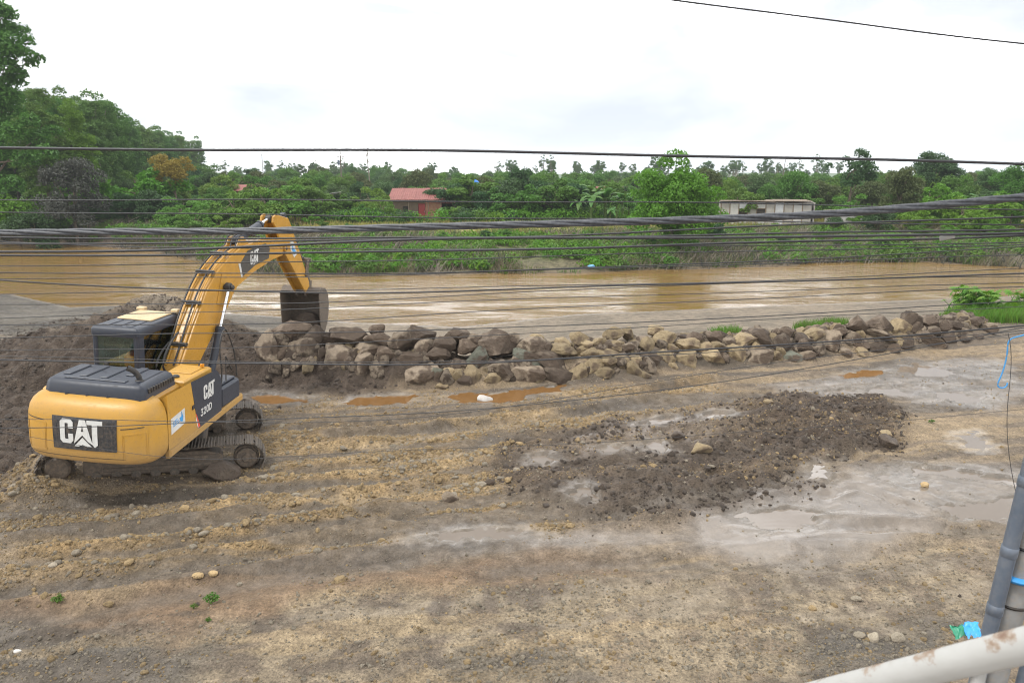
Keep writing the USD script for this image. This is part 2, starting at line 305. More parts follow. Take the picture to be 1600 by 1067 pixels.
def water_mat(name, c, rough, bumps, spec=0.5):
    mat(name, {'g': ('geometry', {}), 'mp': ('mapping', {'scale': (0.35, 1.0, 1.0)}), 'mq': ('mapping', {'scale': (0.085, 0.38, 1.0)}),
        'n1': ('noise_texture', {'scale': 1.3, 'detail': 5.0, 'roughness': 0.6}), 'n2': ('noise_texture', {'scale': 1.0, 'detail': 7.0, 'roughness': 0.72, 'distortion': 1.4}),
        'r': ('map_range', {'from_min': 0.43, 'from_max': 0.57, 'to_min': 0.07, 'to_max': 0.85, 'clamp': True}), 'ml': ('math', {'math_type': 'multiply', 'value2': bumps}),
        'cv': ('mix', {'color1': c, 'color2': tuple(x * 0.82 for x in c)}), 'b': ('bump', {'distance': 0.55}), 'p': ('principled_bsdf', {'roughness': rough, 'ior': 1.33, 'specular_ior_level': spec})},
        [('g.position', 'mp.vector'), ('g.position', 'mq.vector'), ('mp.vector', 'n1.vector'), ('mq.vector', 'n2.vector'), ('n2.fac', 'r.value'), ('r.result', 'ml.value1'), ('ml.value', 'b.strength'),
         ('n1.fac', 'b.height'), ('n2.fac', 'cv.fac'), ('cv.color', 'p.base_color'), ('b.normal', 'p.normal')])
water_mat('river_water', (0.130, 0.079, 0.026), 0.06, 1.0, 0.50)
water_mat('puddle_orange', (0.150, 0.078, 0.028), 0.06, 0.01, 0.35)
water_mat('puddle_clear', (0.150, 0.120, 0.092), 0.02, 0.01, 1.0)

# ------------------------------------------------------------------ terrain
WATER = -1.6
near_px = [(-260, 452), (-60, 456), (20, 460), (110, 480), (170, 478), (230, 474), (330, 488), (430, 494), (560, 504), (720, 511), (800, 502), (900, 491), (1000, 487), (1200, 478), (1400, 470), (1500, 466), (1620, 461), (1800, 452)]
far_px = [(-300, 372), (-100, 376), (0, 379), (130, 384), (230, 394), (290, 404), (330, 414), (400, 428), (480, 432), (650, 430), (900, 428), (1000, 424), (1100, 421), (1300, 412), (1450, 411), (1520, 415), (1600, 419), (1800, 420)]
near_w = np.array([at(x, y, WATER)[:2] for x, y in near_px]); far_w = np.array([at(x, y, WATER)[:2] for x, y in far_px])
def y_near(x): return np.interp(x, near_w[:, 0], near_w[:, 1])
def y_far(x): return np.interp(x, far_w[:, 0], far_w[:, 1])

rock_px = [(395, 606), (430, 602), (520, 604), (600, 610), (680, 612), (760, 610), (880, 603), (1000, 596), (1060, 580), (1150, 572), (1270, 567), (1380, 555), (1490, 540), (1560, 524)]
rock_w = np.array([at(x, y)[:2] for x, y in rock_px])
def y_rock(x): return np.interp(x, rock_w[:, 0], rock_w[:, 1])
RIDGE = [(at_y(px, py, y), w) for px, py, y, w in [(-90, 520, 26, 2.2), (0, 540, 24.5, 2.2), (60, 522, 24.5, 2.2), (110, 512, 24.5, 2.2), (160, 494, 24.5, 2.0), (205, 467, 25, 1.7), (235, 463, 25.5, 1.7), (268, 466, 25.5, 1.7), (310, 486, 25, 1.7), (345, 503, 24.5, 1.8), (390, 516, 24, 1.7), (440, 524, 24, 1.5), (520, 540, 24, 1.3)]]
def seg_dist(X, Y, pts):
    best = np.full(X.shape, 1e9); par = np.zeros(X.shape); pts = np.asarray(pts, float)
    for i in range(len(pts) - 1):
        a, b = pts[i], pts[i + 1]; d = b - a; L = (d ** 2).sum() + 1e-12
        t = np.clip(((X - a[0]) * d[0] + (Y - a[1]) * d[1]) / L, 0, 1)
        q = np.hypot(X - a[0] - t * d[0], Y - a[1] - t * d[1]); m = q < best
        best = np.where(m, q, best); par = np.where(m, i + t, par)
    return best, par
def signed(X, Y, poly):
    """distance to a polygon's edge, negative inside"""
    poly = np.asarray(poly, float); d, _ = seg_dist(X, Y, np.vstack([poly, poly[:1]]))
    inside = np.zeros(X.shape, bool)
    for i in range(len(poly)):
        (x0, y0), (x1, y1) = poly[i - 1], poly[i]
        if y0 != y1: inside ^= ((y0 > Y) != (y1 > Y)) & (X < (x1 - x0) * (Y - y0) / (y1 - y0) + x0)
    return np.where(inside, -d, d)
def P3(X, Y, s, sy=None, o=0.0): return np.stack([X / s, Y / (sy or s), np.full_like(X, o)], -1)
ridge_pts = np.array([p[:2] for p, w in RIDGE]); ridge_z = np.array([p[2] for p, w in RIDGE]); ridge_w = np.array([w for p, w in RIDGE])
UC = np.array([-8.0, 16.35]); UA = 0.33
def macro(X, Y):
    """the lie of the land on the near side, without its roughness"""
    d = y_near(X) - Y
    z = WATER + (-WATER) * sstep(0, 15, d) * 0.5 + (-WATER) * np.clip(d / 14.0, -2, 1) * 0.5
    z = np.where(d < 0, WATER + 0.22 * d, z)
    z = z + 0.10 * (meshkit.fbm(P3(X, Y, 5.0), 3, 5) - 0.5) * sstep(0, 3, d)
    # berm under the boulders
    b = Y - y_rock(X); k = sstep(rock_w[0, 0] - 1, rock_w[1, 0] + 1, X) * (1 - sstep(rock_w[-1, 0] - 1.5, rock_w[-1, 0] + 0.8, X))
    z = z + k * 0.62 * sstep(-0.1, 1.0, b) * (1 - sstep(1.6, 3.6, b))
    # long heap of dug mud beyond the machine
    q, par = seg_dist(X, Y, ridge_pts)
    rz = np.interp(par, np.arange(len(ridge_z)), ridge_z); rw = np.interp(par, np.arange(len(ridge_w)), ridge_w)
    front = np.interp(par, [0, 3, 6, 9, 12], [1.9, 1.9, 1.7, 1.45, 1.1])
    side = np.where(Y < ridge_pts[np.clip(par.astype(int), 0, len(ridge_pts) - 1), 1], rw * front, rw * 0.95)
    z = np.maximum(z, np.where(q < side, rz * (1 - (q / side) ** 1.35) + z * (q / side) ** 1.35, z))
    # low spread heap on the right of the yard
    hx, hy, _ = at(1290, 660); hz = np.exp(-(((X - hx) / 2.1) ** 2 + ((Y - hy) / 1.2) ** 2))
    z = z + 0.20 * hz
    hx, hy, _ = at(960, 762); z = z + 0.18 * np.exp(-(((X - hx) / 1.4) ** 2 + ((Y - hy) / 0.7) ** 2))
    # bed pressed down under the tracks
    ca, sa = math.cos(UA), math.sin(UA); u = (X - UC[0]) * ca + (Y - UC[1]) * sa; v = -(X - UC[0]) * sa + (Y - UC[1]) * ca
    t = sstep(0.6, 0, np.maximum(np.abs(u) - 2.1, 0)) * sstep(0.5, 0, np.maximum(np.abs(v) - 1.75, 0))
    bury = 0.30 * np.exp(-(((u + 2.15) / 0.55) ** 2 + ((v + 1.3) / 0.9) ** 2))
    return z * (1 - t) + (0.05 - 0.062 * u) * t + bury

def world_poly(px): return np.array([at(x, y)[:2] for x, y in px])
PUDDLES = [  # outline in the photograph, kind, label
    ([(698, 622), (735, 614), (770, 616), (800, 608), (840, 608), (884, 602), (878, 612), (838, 620), (800, 628), (752, 632), (712, 629)], 'orange', 'long orange puddle at the foot of the boulders left of the tan stones'),
    ([(538, 630), (560, 622), (600, 619), (640, 616), (664, 618), (655, 626), (606, 631), (560, 636)], 'orange', 'orange puddle at the foot of the boulders right of the excavator bucket'),
    ([(384, 622), (400, 616), (440, 618), (486, 624), (470, 630), (430, 633), (396, 634)], 'orange', 'orange puddle just right of the far excavator track'),
    ([(1310, 584), (1345, 577), (1388, 575), (1402, 579), (1370, 586), (1325, 590)], 'orange', 'small orange puddle among the grey ones below the right end of the boulders'),
    ([(1338, 612), (1380, 604), (1430, 600), (1484, 604), (1460, 614), (1430, 620), (1390, 619)], 'clear', 'pale puddle mirroring the sky in front of the dark heap of soil'),
    ([(1400, 574), (1440, 568), (1490, 578), (1500, 586), (1450, 590), (1415, 584)], 'clear', 'grey sheet of water right of the small orange puddle'),
    ([(1440, 612), (1500, 612), (1535, 626), (1515, 630), (1460, 620)], 'clear', 'thin grey puddle right of the pale mirroring puddle'),
    ([(1378, 742), (1392, 731), (1420, 726), (1444, 738), (1436, 752), (1405, 757), (1382, 752)], 'clear', 'bright white puddle right of the two rut marks near the utility pole'),
    ([(1268, 733), (1284, 727), (1300, 744), (1292, 752), (1274, 750)], 'clear', 'small bright puddle at the right edge of the churned mud'),
    ([(1424, 732), (1470, 735), (1520, 742), (1604, 752), (1604, 762), (1520, 752), (1460, 746), (1430, 742)], 'clear', 'narrow water-filled rut running toward the utility pole'),
    ([(1490, 680), (1520, 676), (1548, 700), (1526, 708), (1504, 698)], 'clear', 'small puddle above the water-filled rut at the right edge'),
    ([(884, 776), (905, 766), (924, 764), (926, 778), (900, 786)], 'clear', 'small sky-blue puddle in front of the clods in the middle'),
    ([(828, 726), (838, 714), (862, 712), (858, 726), (840, 731)], 'clear', 'small white puddle at the left end of the dark churned mud'),
    ([(1006, 697), (1020, 691), (1040, 696), (1038, 710), (1018, 709)], 'clear', 'small white puddle left of the tan stone in the churned mud'),
    ([(932, 704), (950, 698), (968, 700), (964, 708), (944, 710)], 'clear', 'thin white puddle between the two small ones in the churned mud'),
    ([(994, 667), (1018, 658), (1056, 652), (1054, 660), (1020, 668)], 'clear', 'streak of water lying above the churned mud'),
    ([(1476, 792), (1520, 780), (1640, 772), (1640, 806), (1560, 812), (1500, 812)], 'clear', 'broad grey puddle beside the utility pole'),
    ([(1095, 650), (1140, 646), (1150, 652), (1110, 658)], 'clear', 'faint puddle left of the dark heap of soil'),
    ([(640, 842), (720, 832), (800, 826), (846, 830), (800, 842), (700, 850)], 'clear', 'shallow grey puddle at the lower edge of the ochre gravel'),
    ([(1150, 806), (1230, 790), (1290, 800), (1250, 822), (1180, 826)], 'clear', 'shallow pale puddle in the wet ground below the churned mud'),
    ([(1270, 612), (1320, 604), (1330, 611), (1290, 620)], 'clear', 'thin puddle left of the pale mirroring puddle'),
]
rng = np.random.default_rng(7)
xs = np.arange(-44, 46.01, 0.078)
ys = [5.0]
while ys[-1] < 56: ys.append(ys[-1] + 0.0029 * ys[-1] + 0.011)
ys = np.array(ys)
GX, GY = np.meshgrid(xs, ys)
wx = (meshkit.fbm(P3(GX, GY, 0.9), 3, 21) - 0.5) * 1.1; wy = (meshkit.fbm(P3(GX, GY, 0.9), 3, 22) - 0.5) * 1.1
VX, VY = GX + wx, GY + wy
def region(px, soft=0.5, warp=1.0):
    wp = world_poly(px); lo, hi = wp.min(0) - soft - 1.2, wp.max(0) + soft + 1.2; out = np.zeros_like(GX)
    i0, i1 = np.searchsorted(ys, [lo[1], hi[1]]); j0, j1 = np.searchsorted(xs, [lo[0], hi[0]]); s = (slice(i0, i1), slice(j0, j1))
    out[s] = sstep(soft, -soft, signed(GX[s] + wx[s] * warp, GY[s] + wy[s] * warp, wp)); return out
ochre = np.clip(region([(0, 800), (90, 776), (300, 770), (420, 700), (420, 650), (560, 640), (720, 650), (960, 606), (1120, 590), (1130, 612), (960, 655), (840, 680), (760, 705), (770, 770), (850, 800), (840, 826), (640, 836), (520, 880), (330, 902), (120, 900), (0, 905)], 0.9), 0, 1)
ochre2 = region([(-60, 760), (70, 752), (90, 778), (0, 800), (-60, 805)], 0.5)
tanlow = region([(330, 960), (640, 900), (900, 880), (1100, 890), (1300, 885), (1620, 830), (1620, 1000), (1250, 1100), (200, 1100)], 1.0)
brown = region([(-80, 945), (200, 925), (470, 880), (640, 880), (860, 862), (1000, 872), (980, 900), (760, 905), (560, 920), (380, 945), (250, 1000), (-80, 1010)], 0.45)
churn = region([(745, 720), (800, 690), (900, 668), (1080, 640), (1200, 618), (1330, 606), (1400, 640), (1410, 690), (1330, 710), (1290, 750), (1230, 800), (1060, 820), (940, 812), (850, 790), (780, 760)], 0.6)
darkheap = region([(1180, 650), (1240, 620), (1370, 618), (1400, 660), (1380, 700), (1260, 706), (1190, 690)], 0.5)
leftmud = np.clip(region([(-300, 540), (0, 520), (200, 455), (330, 470), (480, 520), (680, 570), (720, 600), (560, 622), (470, 620), (400, 640), (380, 660), (300, 640), (200, 690), (60, 760), (-300, 800)], 0.7), 0, 1)
wet1 = region([(1090, 800), (1250, 760), (1400, 720), (1700, 740), (1700, 815), (1500, 826), (1440, 842), (1330, 872), (1250, 892), (1170, 880), (1080, 850)], 0.6)
wet2 = region([(560, 850), (640, 832), (860, 822), (1090, 830), (1100, 850), (960, 860), (640, 872)], 0.5)
wet3 = region([(1180, 600), (1300, 585), (1400, 562), (1560, 560), (1620, 600), (1560, 640), (1430, 632), (1400, 616), (1250, 622)], 0.6)
wet4 = region([(850, 690), (1000, 655), (1150, 640), (1190, 650), (1080, 700), (960, 720), (860, 730)], 0.5)
darkgravel = np.clip(region([(1270, 1010), (1330, 975), (1450, 960), (1560, 965), (1500, 1020), (1400, 1060), (1250, 1067)], 0.4) + region([(700, 1040), (760, 1025), (900, 1040), (920, 1080), (700, 1080)], 0.4) + region([(-40, 960), (120, 985), (330, 1010), (300, 1080), (-40, 1080)], 0.6), 0, 1)
wheelbed = region([(500, 625), (700, 612), (900, 612), (1000, 600), (1010, 612), (900, 628), (700, 650), (470, 660), (400, 650)], 0.35)
dshore = y_near(GX) - GY
beach = sstep(y_rock(GX) + 2.2, y_rock(GX) + 3.6, GY + wy)
flat = sstep(24.5, 27.5, GY + wy * 1.5) * (1 - sstep(-14, -9, GX))

rough_m = np.clip(np.maximum(churn * 0.85, leftmud) + darkheap * 0.4, 0, 1) * (1 - 0.7 * wheelbed)
f1 = meshkit.fbm(P3(GX, GY, 0.62), 4, 31); f2 = meshkit.fbm(P3(GX, GY, 0.23), 3, 32); f3 = meshkit.noise(P3(GX, GY, 0.085), 33)
bil1 = 1 - np.abs(2 * meshkit.fbm(P3(GX, GY, 0.55), 3, 34) - 1) * 2.2; bil2 = np.abs(2 * meshkit.noise(P3(GX, GY, 0.19), 35) - 1)
Z = macro(GX, GY)
tex = 0.055 * (f1 - 0.5) + 0.030 * (f2 - 0.5)
tex = tex + rough_m * (0.38 * (f1 - 0.5) + 0.13 * np.clip(bil1, -1, 1) + 0.20 * (f2 - 0.5) + 0.09 * (f3 - 0.5) + 0.06 * bil2)
tex = tex + leftmud * 0.35 * (meshkit.fbm(P3(GX, GY, 1.7), 3, 41) - 0.5)
tex = tex + np.clip(ochre + darkgravel + 0.5 * tanlow, 0, 1) * (0.030 * (f2 - 0.5) + 0.030 * (f3 - 0.5))
calm = np.clip(wet1 * 0.75 + wet3 * 0.7 + wet2 * 0.8 + brown * 0.7 + beach * 0.55, 0, 0.9)
tex = tex * (1 - calm)
RUTS = [
    ([(-60, 776), (120, 768), (300, 772), (430, 760), (560, 752), (720, 724)], 0.22, 0.07), ([(-60, 880), (140, 868), (330, 848), (560, 806), (660, 792)], 0.18, 0.06), ([(-60, 925), (200, 900), (420, 866), (640, 836)], 0.22, 0.06),
    ([(430, 690), (640, 676), (860, 650), (1060, 622)], 0.18, 0.07), ([(430, 740), (600, 722), (760, 694)], 0.2, 0.06), ([(1060, 600), (1240, 590), (1420, 566), (1560, 552)], 0.2, 0.06), ([(1100, 634), (1250, 606), (1420, 596), (1620, 606)], 0.2, 0.06),
    ([(700, 905), (950, 880), (1200, 876), (1500, 850)], 0.26, 0.04), ([(1200, 845), (1330, 820), (1480, 830), (1640, 822)], 0.18, 0.06),  # wheel and track ruts: (photograph points), half width, depth
    ([(-40, 800), (150, 786), (330, 776), (480, 770), (560, 792), (700, 800)], 0.20, 0.07), ([(-40, 850), (150, 836), (330, 815), (500, 792), (620, 770), (760, 742)], 0.20, 0.06),
    ([(420, 668), (620, 662), (840, 640), (1020, 612), (1180, 592)], 0.24, 0.10), ([(410, 716), (560, 700), (720, 672), (900, 650), (1120, 620)], 0.24, 0.07),
    ([(-60, 985), (150, 955), (360, 915), (620, 878), (860, 850)], 0.30, 0.05), ([(-60, 1010), (100, 992), (130, 984), (250, 960)], 0.16, 0.07),
    ([(700, 632), (900, 622), (1040, 606), (1160, 590)], 0.2, 0.09), ([(880, 812), (1000, 800), (1200, 760), (1380, 700)], 0.2, 0.05),
    ([(1290, 700), (1400, 730), (1500, 746), (1640, 764)], 0.16, 0.10), ([(1270, 770), (1350, 755), (1460, 790), (1640, 800)], 0.14, 0.05), ([(1280, 790), (1370, 770), (1440, 800), (1540, 815)], 0.12, 0.05)]
rutm = np.zeros_like(GX)
for px, w, dep in RUTS:
    ln = spline(world_poly(px), 30); lo, hi = ln.min(0) - 1.6, ln.max(0) + 1.6
    i0, i1 = np.searchsorted(ys, [lo[1], hi[1]]); j0, j1 = np.searchsorted(xs, [lo[0], hi[0]]); s = (slice(i0, i1), slice(j0, j1))
    d, par = seg_dist(GX[s] + wx[s] * 0.25, GY[s] + wy[s] * 0.25, ln)
    g = np.exp(-(d / w) ** 2); fade = sstep(0, 3, par) * sstep(29, 26, par)
    lug = 0.5 + 0.5 * np.sin(GX[s] * 2 * np.pi / 0.24 + GY[s] * 3)
    tex[s] -= 1.5 * fade * dep * (g * (0.8 + 0.3 * lug) - 0.55 * np.exp(-((d - 2.0 * w) / (0.6 * w)) ** 2)); rutm[s] = np.maximum(rutm[s], fade * g)
Zs = Z.copy(); Z = Z + tex
# puddles: hollows whose rims cut the water sheets
pud_items = []; pudwet = np.zeros_like(GX)
for px, kind, label in PUDDLES:
    wp = world_poly(px); c = wp.mean(0); lo, hi = wp.min(0) - 1.2, wp.max(0) + 1.2
    i0, i1 = np.searchsorted(ys, [lo[1], hi[1]]); j0, j1 = np.searchsorted(xs, [lo[0], hi[0]]); s = (slice(i0, i1), slice(j0, j1))
    d = signed(GX[s] + wx[s] * 0.45, GY[s] + wy[s] * 0.35, wp)
    inside = d < 0.1
    level = float(np.percentile(Zs[s][inside], 35)) - 0.012
    d2 = d + 0.34 * (f2[s] - 0.5) + 0.16 * (f3[s] - 0.5) + 0.25 * (f1[s] - 0.5)
    rim = level + np.where(d2 > 0, 0.004 + np.minimum(0.10 * d2, 0.09), np.maximum(-0.06, 0.22 * d2)) + 0.018 * (f3[s] - 0.5) * (d2 > -0.25)
    k = sstep(0.9, 0.15, d)
    Z[s] = np.where(d2 < 0, np.minimum(Z[s], rim), np.maximum(Z[s] * (1 - k) + np.maximum(np.minimum(Z[s], rim + 0.06), rim) * k, np.where(d < 0.35, level + 0.004, -9)))
    pudwet[s] = np.maximum(pudwet[s], sstep(0.45, 0.0, d2))
    pud_items.append((wp, level, kind, label))

# soil colours: what the ground is made of, patch by patch
def mixc(a, b, m): return a * (1 - m[..., None]) + np.asarray(b, float) * m[..., None]
patch = meshkit.fbm(P3(GX, GY, 2.2), 4, 51); fine = meshkit.fbm(P3(GX, GY, 0.35), 3, 52)
C = np.broadcast_to(np.array([0.235, 0.178, 0.118]), GX.shape + (3,)).copy()
C = mixc(C, (0.175, 0.135, 0.095), sstep(0.45, 0.62, patch))
C = mixc(C, (0.30, 0.235, 0.150), tanlow * sstep(0.35, 0.6, fine) * 0.85)
C = mixc(C, (0.305, 0.205, 0.095), ochre * sstep(0.28, 0.50, 0.55 * patch + 0.45 * fine)); C = mixc(C, (0.27, 0.195, 0.11), ochre2)
C = mixc(C, (0.13, 0.11, 0.088), ochre * sstep(0.56, 0.66, patch) * 0.7)
C = mixc(C, (0.225, 0.140, 0.075), brown * 0.9)
C = mixc(C, (0.130, 0.118, 0.100), darkgravel * 0.8)
C = mixc(C, (0.102, 0.073, 0.051), churn * (0.75 + 0.25 * fine)); C = mixc(C, (0.092, 0.064, 0.044), darkheap * 0.85)
C = mixc(C, (0.084, 0.058, 0.039), leftmud); C = mixc(C, (0.118, 0.086, 0.060), leftmud * sstep(0.5, 0.62, fine) * 0.6)
C = mixc(C, (0.17, 0.14, 0.11), np.clip(wet1 + wet2 + wet3, 0, 1) * 0.75); C = mixc(C, (0.16, 0.125, 0.095), wet4 * 0.6)
C = mixc(C, (0.25, 0.20, 0.14), beach * 0.9); C = mixc(C, (0.17, 0.14, 0.10), beach * sstep(0.46, 0.60, 0.5 * patch + 0.5 * fine) * 0.8); C = mixc(C, (0.15, 0.13, 0.10), flat); C = mixc(C, (0.10, 0.085, 0.065), flat * sstep(0.44, 0.58, 0.6 * patch + 0.4 * fine))
C = mixc(C, (0.125, 0.10, 0.072), np.clip(rutm, 0, 1) * 0.7 * (1 - wet1)); C = mixc(C, (0.13, 0.105, 0.075), pudwet * 0.6)
C = mixc(C, (0.16, 0.12, 0.075), sstep(0.7, 0.0, dshore) * 0.8)
ca_, sa_ = math.cos(0.20), math.sin(0.20); U_ = GX * ca_ + GY * sa_; V_ = -GX * sa_ + GY * ca_
streak = meshkit.fbm(P3(U_ + 3 * wx, V_ + 0.3 * wy, 4.5, 0.42), 4, 57); yard = (1 - leftmud) * (1 - beach) * (1 - churn * .7)
C = mixc(C, (0.105, 0.083, 0.060), yard * sstep(0.52, 0.62, streak) * (0.72 - 0.45 * tanlow) * (1 - wet1))
C = mixc(C, (0.34, 0.245, 0.13), yard * sstep(0.47, 0.37, streak) * 0.45 * (1 - brown) * (1 - wet1) * (1 - wet3) * (1 - wet2))
lum = C @ np.array([0.3, 0.55, 0.15]); C = np.clip(lum[..., None] + 1.10 * (C - lum[..., None]), 0.01, 1)
lum = np.maximum(C @ np.array([0.3, 0.55, 0.15]), 0.01)[..., None]; C = np.clip(lum + 0.86 * (C - lum), 0.01, 1) * (lum / 0.155) ** 0.30; C *= (0.56 + 0.42 * meshkit.fbm(P3(GX, GY, 0.16), 2, 53))[..., None]
wetn = 0.35 + 1.3 * (patch - 0.35)
WET = np.clip(np.maximum.reduce([yard * 0.40 * sstep(0.53, 0.63, streak), wet1 * 1.0, wet2 * 0.75, wet3 * 0.85, wet4 * 0.62 * sstep(0.38, 0.55, fine), pudwet * 0.9, rutm * 0.5, flat * 0.32 * sstep(0.35, 0.6, fine), brown * 0.25, sstep(1.2, 0, dshore) * 0.7, churn * 0.22, leftmud * 0.22]), 0, 1)
WET = WET * (0.75 + 0.5 * (fine - 0.5))

def grid_mesh(name, X, Y, Zv, col, wet, material, kind='structure', label=None):
    r, c = X.shape; v = np.c_[X.ravel(), Y.ravel(), Zv.ravel()]
    i, j = np.meshgrid(np.arange(r - 1), np.arange(c - 1), indexing='ij'); a = (i * c + j).ravel()
    f = np.vstack([np.c_[a, a + 1, a + c + 1], np.c_[a, a + c + 1, a + c]])
    m = usdkit.mesh(stage, numbered('/World', name), (v, f), M[material], smooth=True)
    pv = UsdGeom.PrimvarsAPI(m)
    pv.CreatePrimvar('soil', Sdf.ValueTypeNames.Color3fArray, 'vertex').Set(Vt.Vec3fArray.FromNumpy(col.reshape(-1, 3).astype(np.float32)))
    pv.CreatePrimvar('wetness', Sdf.ValueTypeNames.FloatArray, 'vertex').Set(Vt.FloatArray.FromNumpy(wet.ravel().astype(np.float32)))
    tag(m.GetPrim(), label=label, kind=kind)
    return m
grid_mesh('ground', GX, GY, Z, C, WET, 'yard_soil', label='muddy building yard of ochre gravel, dark churned mud and wet ruts')
from scipy.interpolate import RegularGridInterpolator
_zi = RegularGridInterpolator((ys, xs), Z, bounds_error=False, fill_value=0.0)
def ground_z(x, y): return _zi(np.stack([np.asarray(y, float), np.asarray(x, float)], -1))
def sampler(A): return RegularGridInterpolator((ys, xs), A, bounds_error=False, fill_value=0.0)
# the land around the yard
ox = np.r_[np.arange(-600, -48, 24), np.arange(-48, 49, 4), np.arange(56, 620, 24)]; oy = np.r_[np.arange(-300, -10, 30), np.arange(-6, 64, 3)]
OX, OY = np.meshgrid(ox.astype(float), oy.astype(float)); OY = np.minimum(OY, y_near(OX) + 6)
OZ = macro(OX, OY) - 0.03 - 0.9 * sstep(-45, -41, OX) * sstep(47, 43, OX) * sstep(4.4, 7, OY)
oc = np.broadcast_to(np.array([0.12, 0.09, 0.06]), OX.shape + (3,))
grid_mesh('outer_ground', OX, OY, OZ, oc, np.full(OX.shape, 0.1), 'yard_soil', label='bare earth around the yard')
# river
wv = np.array([[-600, 20, WATER], [600, 20, WATER], [600, 130, WATER], [-600, 130, WATER]], float)
single('river', (wv, np.array([[0, 1, 2, 3]])), 'river_water', 'wide muddy brown river between the yard and the green far bank', None, smooth=False, kind='structure')
for wp, level, kind, label in pud_items:
    pg = Polygon(wp).buffer(0.32).simplify(0.03)
    v, f = trimesh.creation.triangulate_polygon(pg, engine='earcut')
    single('puddle', (np.c_[v, np.full(len(v), level)], f), 'puddle_' + kind, label, None, smooth=False, kind='structure')
# far bank and the plain behind it
fx = np.r_[-900:-110:30, -110:110:1.0, 110:930:30].astype(float); fd = np.r_[-4:8:0.4, 8:48:1.0, 48:200:6, 200:1700:60].astype(float)
FX, FD = np.meshgrid(fx, fd); FY = y_far(FX) + FD + (meshkit.fbm(P3(FX, FD, 6.0), 3, 61) - 0.5) * 2.5 * sstep(60, 20, FD)
leftbank = 1 - sstep(-36, -28, FX)
Zb = np.where(FD < 0, WATER + 0.3 * FD, WATER + (0.9 + 0.7 * leftbank) * sstep(0, 5 - 2.5 * leftbank, FD) + 1.1 * sstep(3, 26, FD))
Zb += (meshkit.fbm(P3(FX, FY, 2.4), 4, 62) - 0.5) * 0.55 * sstep(-0.5, 2, FD) * sstep(80, 40, FD)
Zb += 7 * sstep(420, 1300, FD) * (0.35 + 0.9 * meshkit.fbm(P3(FX, FY, 260.0), 3, 63)) * sstep(-260, 250, FX)
gn = meshkit.fbm(P3(FX, FY, 3.2), 4, 64)
FC = np.broadcast_to(np.array([0.12, 0.105, 0.06]), FX.shape + (3,)).copy()
FC = mixc(FC, (0.115, 0.125, 0.05), sstep(0.42, 0.6, gn) * sstep(2, 5, FD)); FC = mixc(FC, (0.30, 0.27, 0.09), sstep(13, 19, FD) * sstep(44, 30, FD) * (1 - leftbank) * 0.8)
FC = mixc(FC, (0.085, 0.066, 0.048), leftbank * sstep(12, 3, FD)); FC = mixc(FC, (0.06, 0.10, 0.03), sstep(36, 46, FD)); FC = mixc(FC, (0.13, 0.095, 0.06), sstep(1.5, 0.2, FD))
grid_mesh('far_bank', FX, FY, Zb, FC, np.zeros_like(FX), 'bank_soil', label='grassy far bank of the river and the green plain behind it')
def bank_z(x, y):
    x = np.asarray(x, float); d = np.asarray(y, float) - y_far(x); lb = 1 - sstep(-36, -28, x)
    return np.where(d < 0, WATER + 0.3 * d, WATER + (0.9 + 0.7 * lb) * sstep(0, 5 - 2.5 * lb, d) + 1.1 * sstep(3, 26, d))

# ------------------------------------------------------------------ instanced ground cover
def qrot(a, ax):
    return np.c_[np.cos(a / 2), ax * np.sin(a / 2)[:, None]]
def scatter(name, protos, mats, pos, scale, label, rng, tilt=1.0, up=False):
    pi = UsdGeom.PointInstancer.Define(stage, numbered('/World', name)); base = str(pi.GetPath()); targets = []
    for k, (m, mt) in enumerate(zip(protos, mats)):
        p = usdkit.mesh(stage, f'{base}/piece' + (f'_{k:03d}' if k else ''), m, M[mt], smooth=40 if not up else False); targets.append(p.GetPath())
    pi.CreatePrototypesRel().SetTargets(targets); n = len(pos)
    pi.CreateProtoIndicesAttr(Vt.IntArray.FromNumpy(rng.integers(0, len(protos), n).astype(np.int32)))
    pi.CreatePositionsAttr(Vt.Vec3fArray.FromNumpy(np.asarray(pos, np.float32)))
    if up: q = qrot(rng.uniform(0, 2 * np.pi, n), np.tile([0, 0, 1.0], (n, 1)))
    else:
        ax = rng.normal(size=(n, 3)); ax[:, 2] *= 2; ax /= np.linalg.norm(ax, axis=1, keepdims=True); q = qrot(rng.uniform(0, 2 * np.pi, n) * tilt, ax)
    pi.CreateOrientationsAttr(Vt.QuathArray([Gf.Quath(*map(float, r)) for r in q]))
    s = np.asarray(scale, np.float32); s = np.c_[s, s, s] if s.ndim == 1 else s
    pi.CreateScalesAttr(Vt.Vec3fArray.FromNumpy(s))
    tag(pi.GetPrim(), label=label, kind='stuff')
def pebble(seed, sub=1, flat=0.62, cuts=4):
    r = np.random.default_rng(seed); m = trimesh.creation.icosphere(sub, 1.0); v = m.vertices * r.uniform(0.7, 1.15, 3) * [1, 1, flat]
    v = v + r.normal(0, 0.05, v.shape)
    for _ in range(cuts):
        n = r.normal(size=3); n /= np.linalg.norm(n); d = v @ n; lim = d.max() * r.uniform(0.6, 0.85); v = v - np.maximum(d - lim, 0)[:, None] * n
    m.vertices = v; return m
def pick(weight, n, rng):
    cell = np.gradient(ys)[:, None] * np.gradient(xs)[None, :]
    w = (weight * cell).ravel(); w = np.maximum(w, 0); w /= w.sum()
    k = rng.choice(len(w), n, p=w); i, j = np.divmod(k, len(xs))
    x = xs[j] + rng.uniform(-0.04, 0.04, n); y = ys[i] + rng.uniform(-0.03, 0.03, n)
    return x, y
inview = (np.abs(GX) < 0.74 * GY + 0.8) & (GY > 7.5)
dry = (1 - pudwet) * (1 - np.clip(wet1 + wet2, 0, 1) * 0.93)
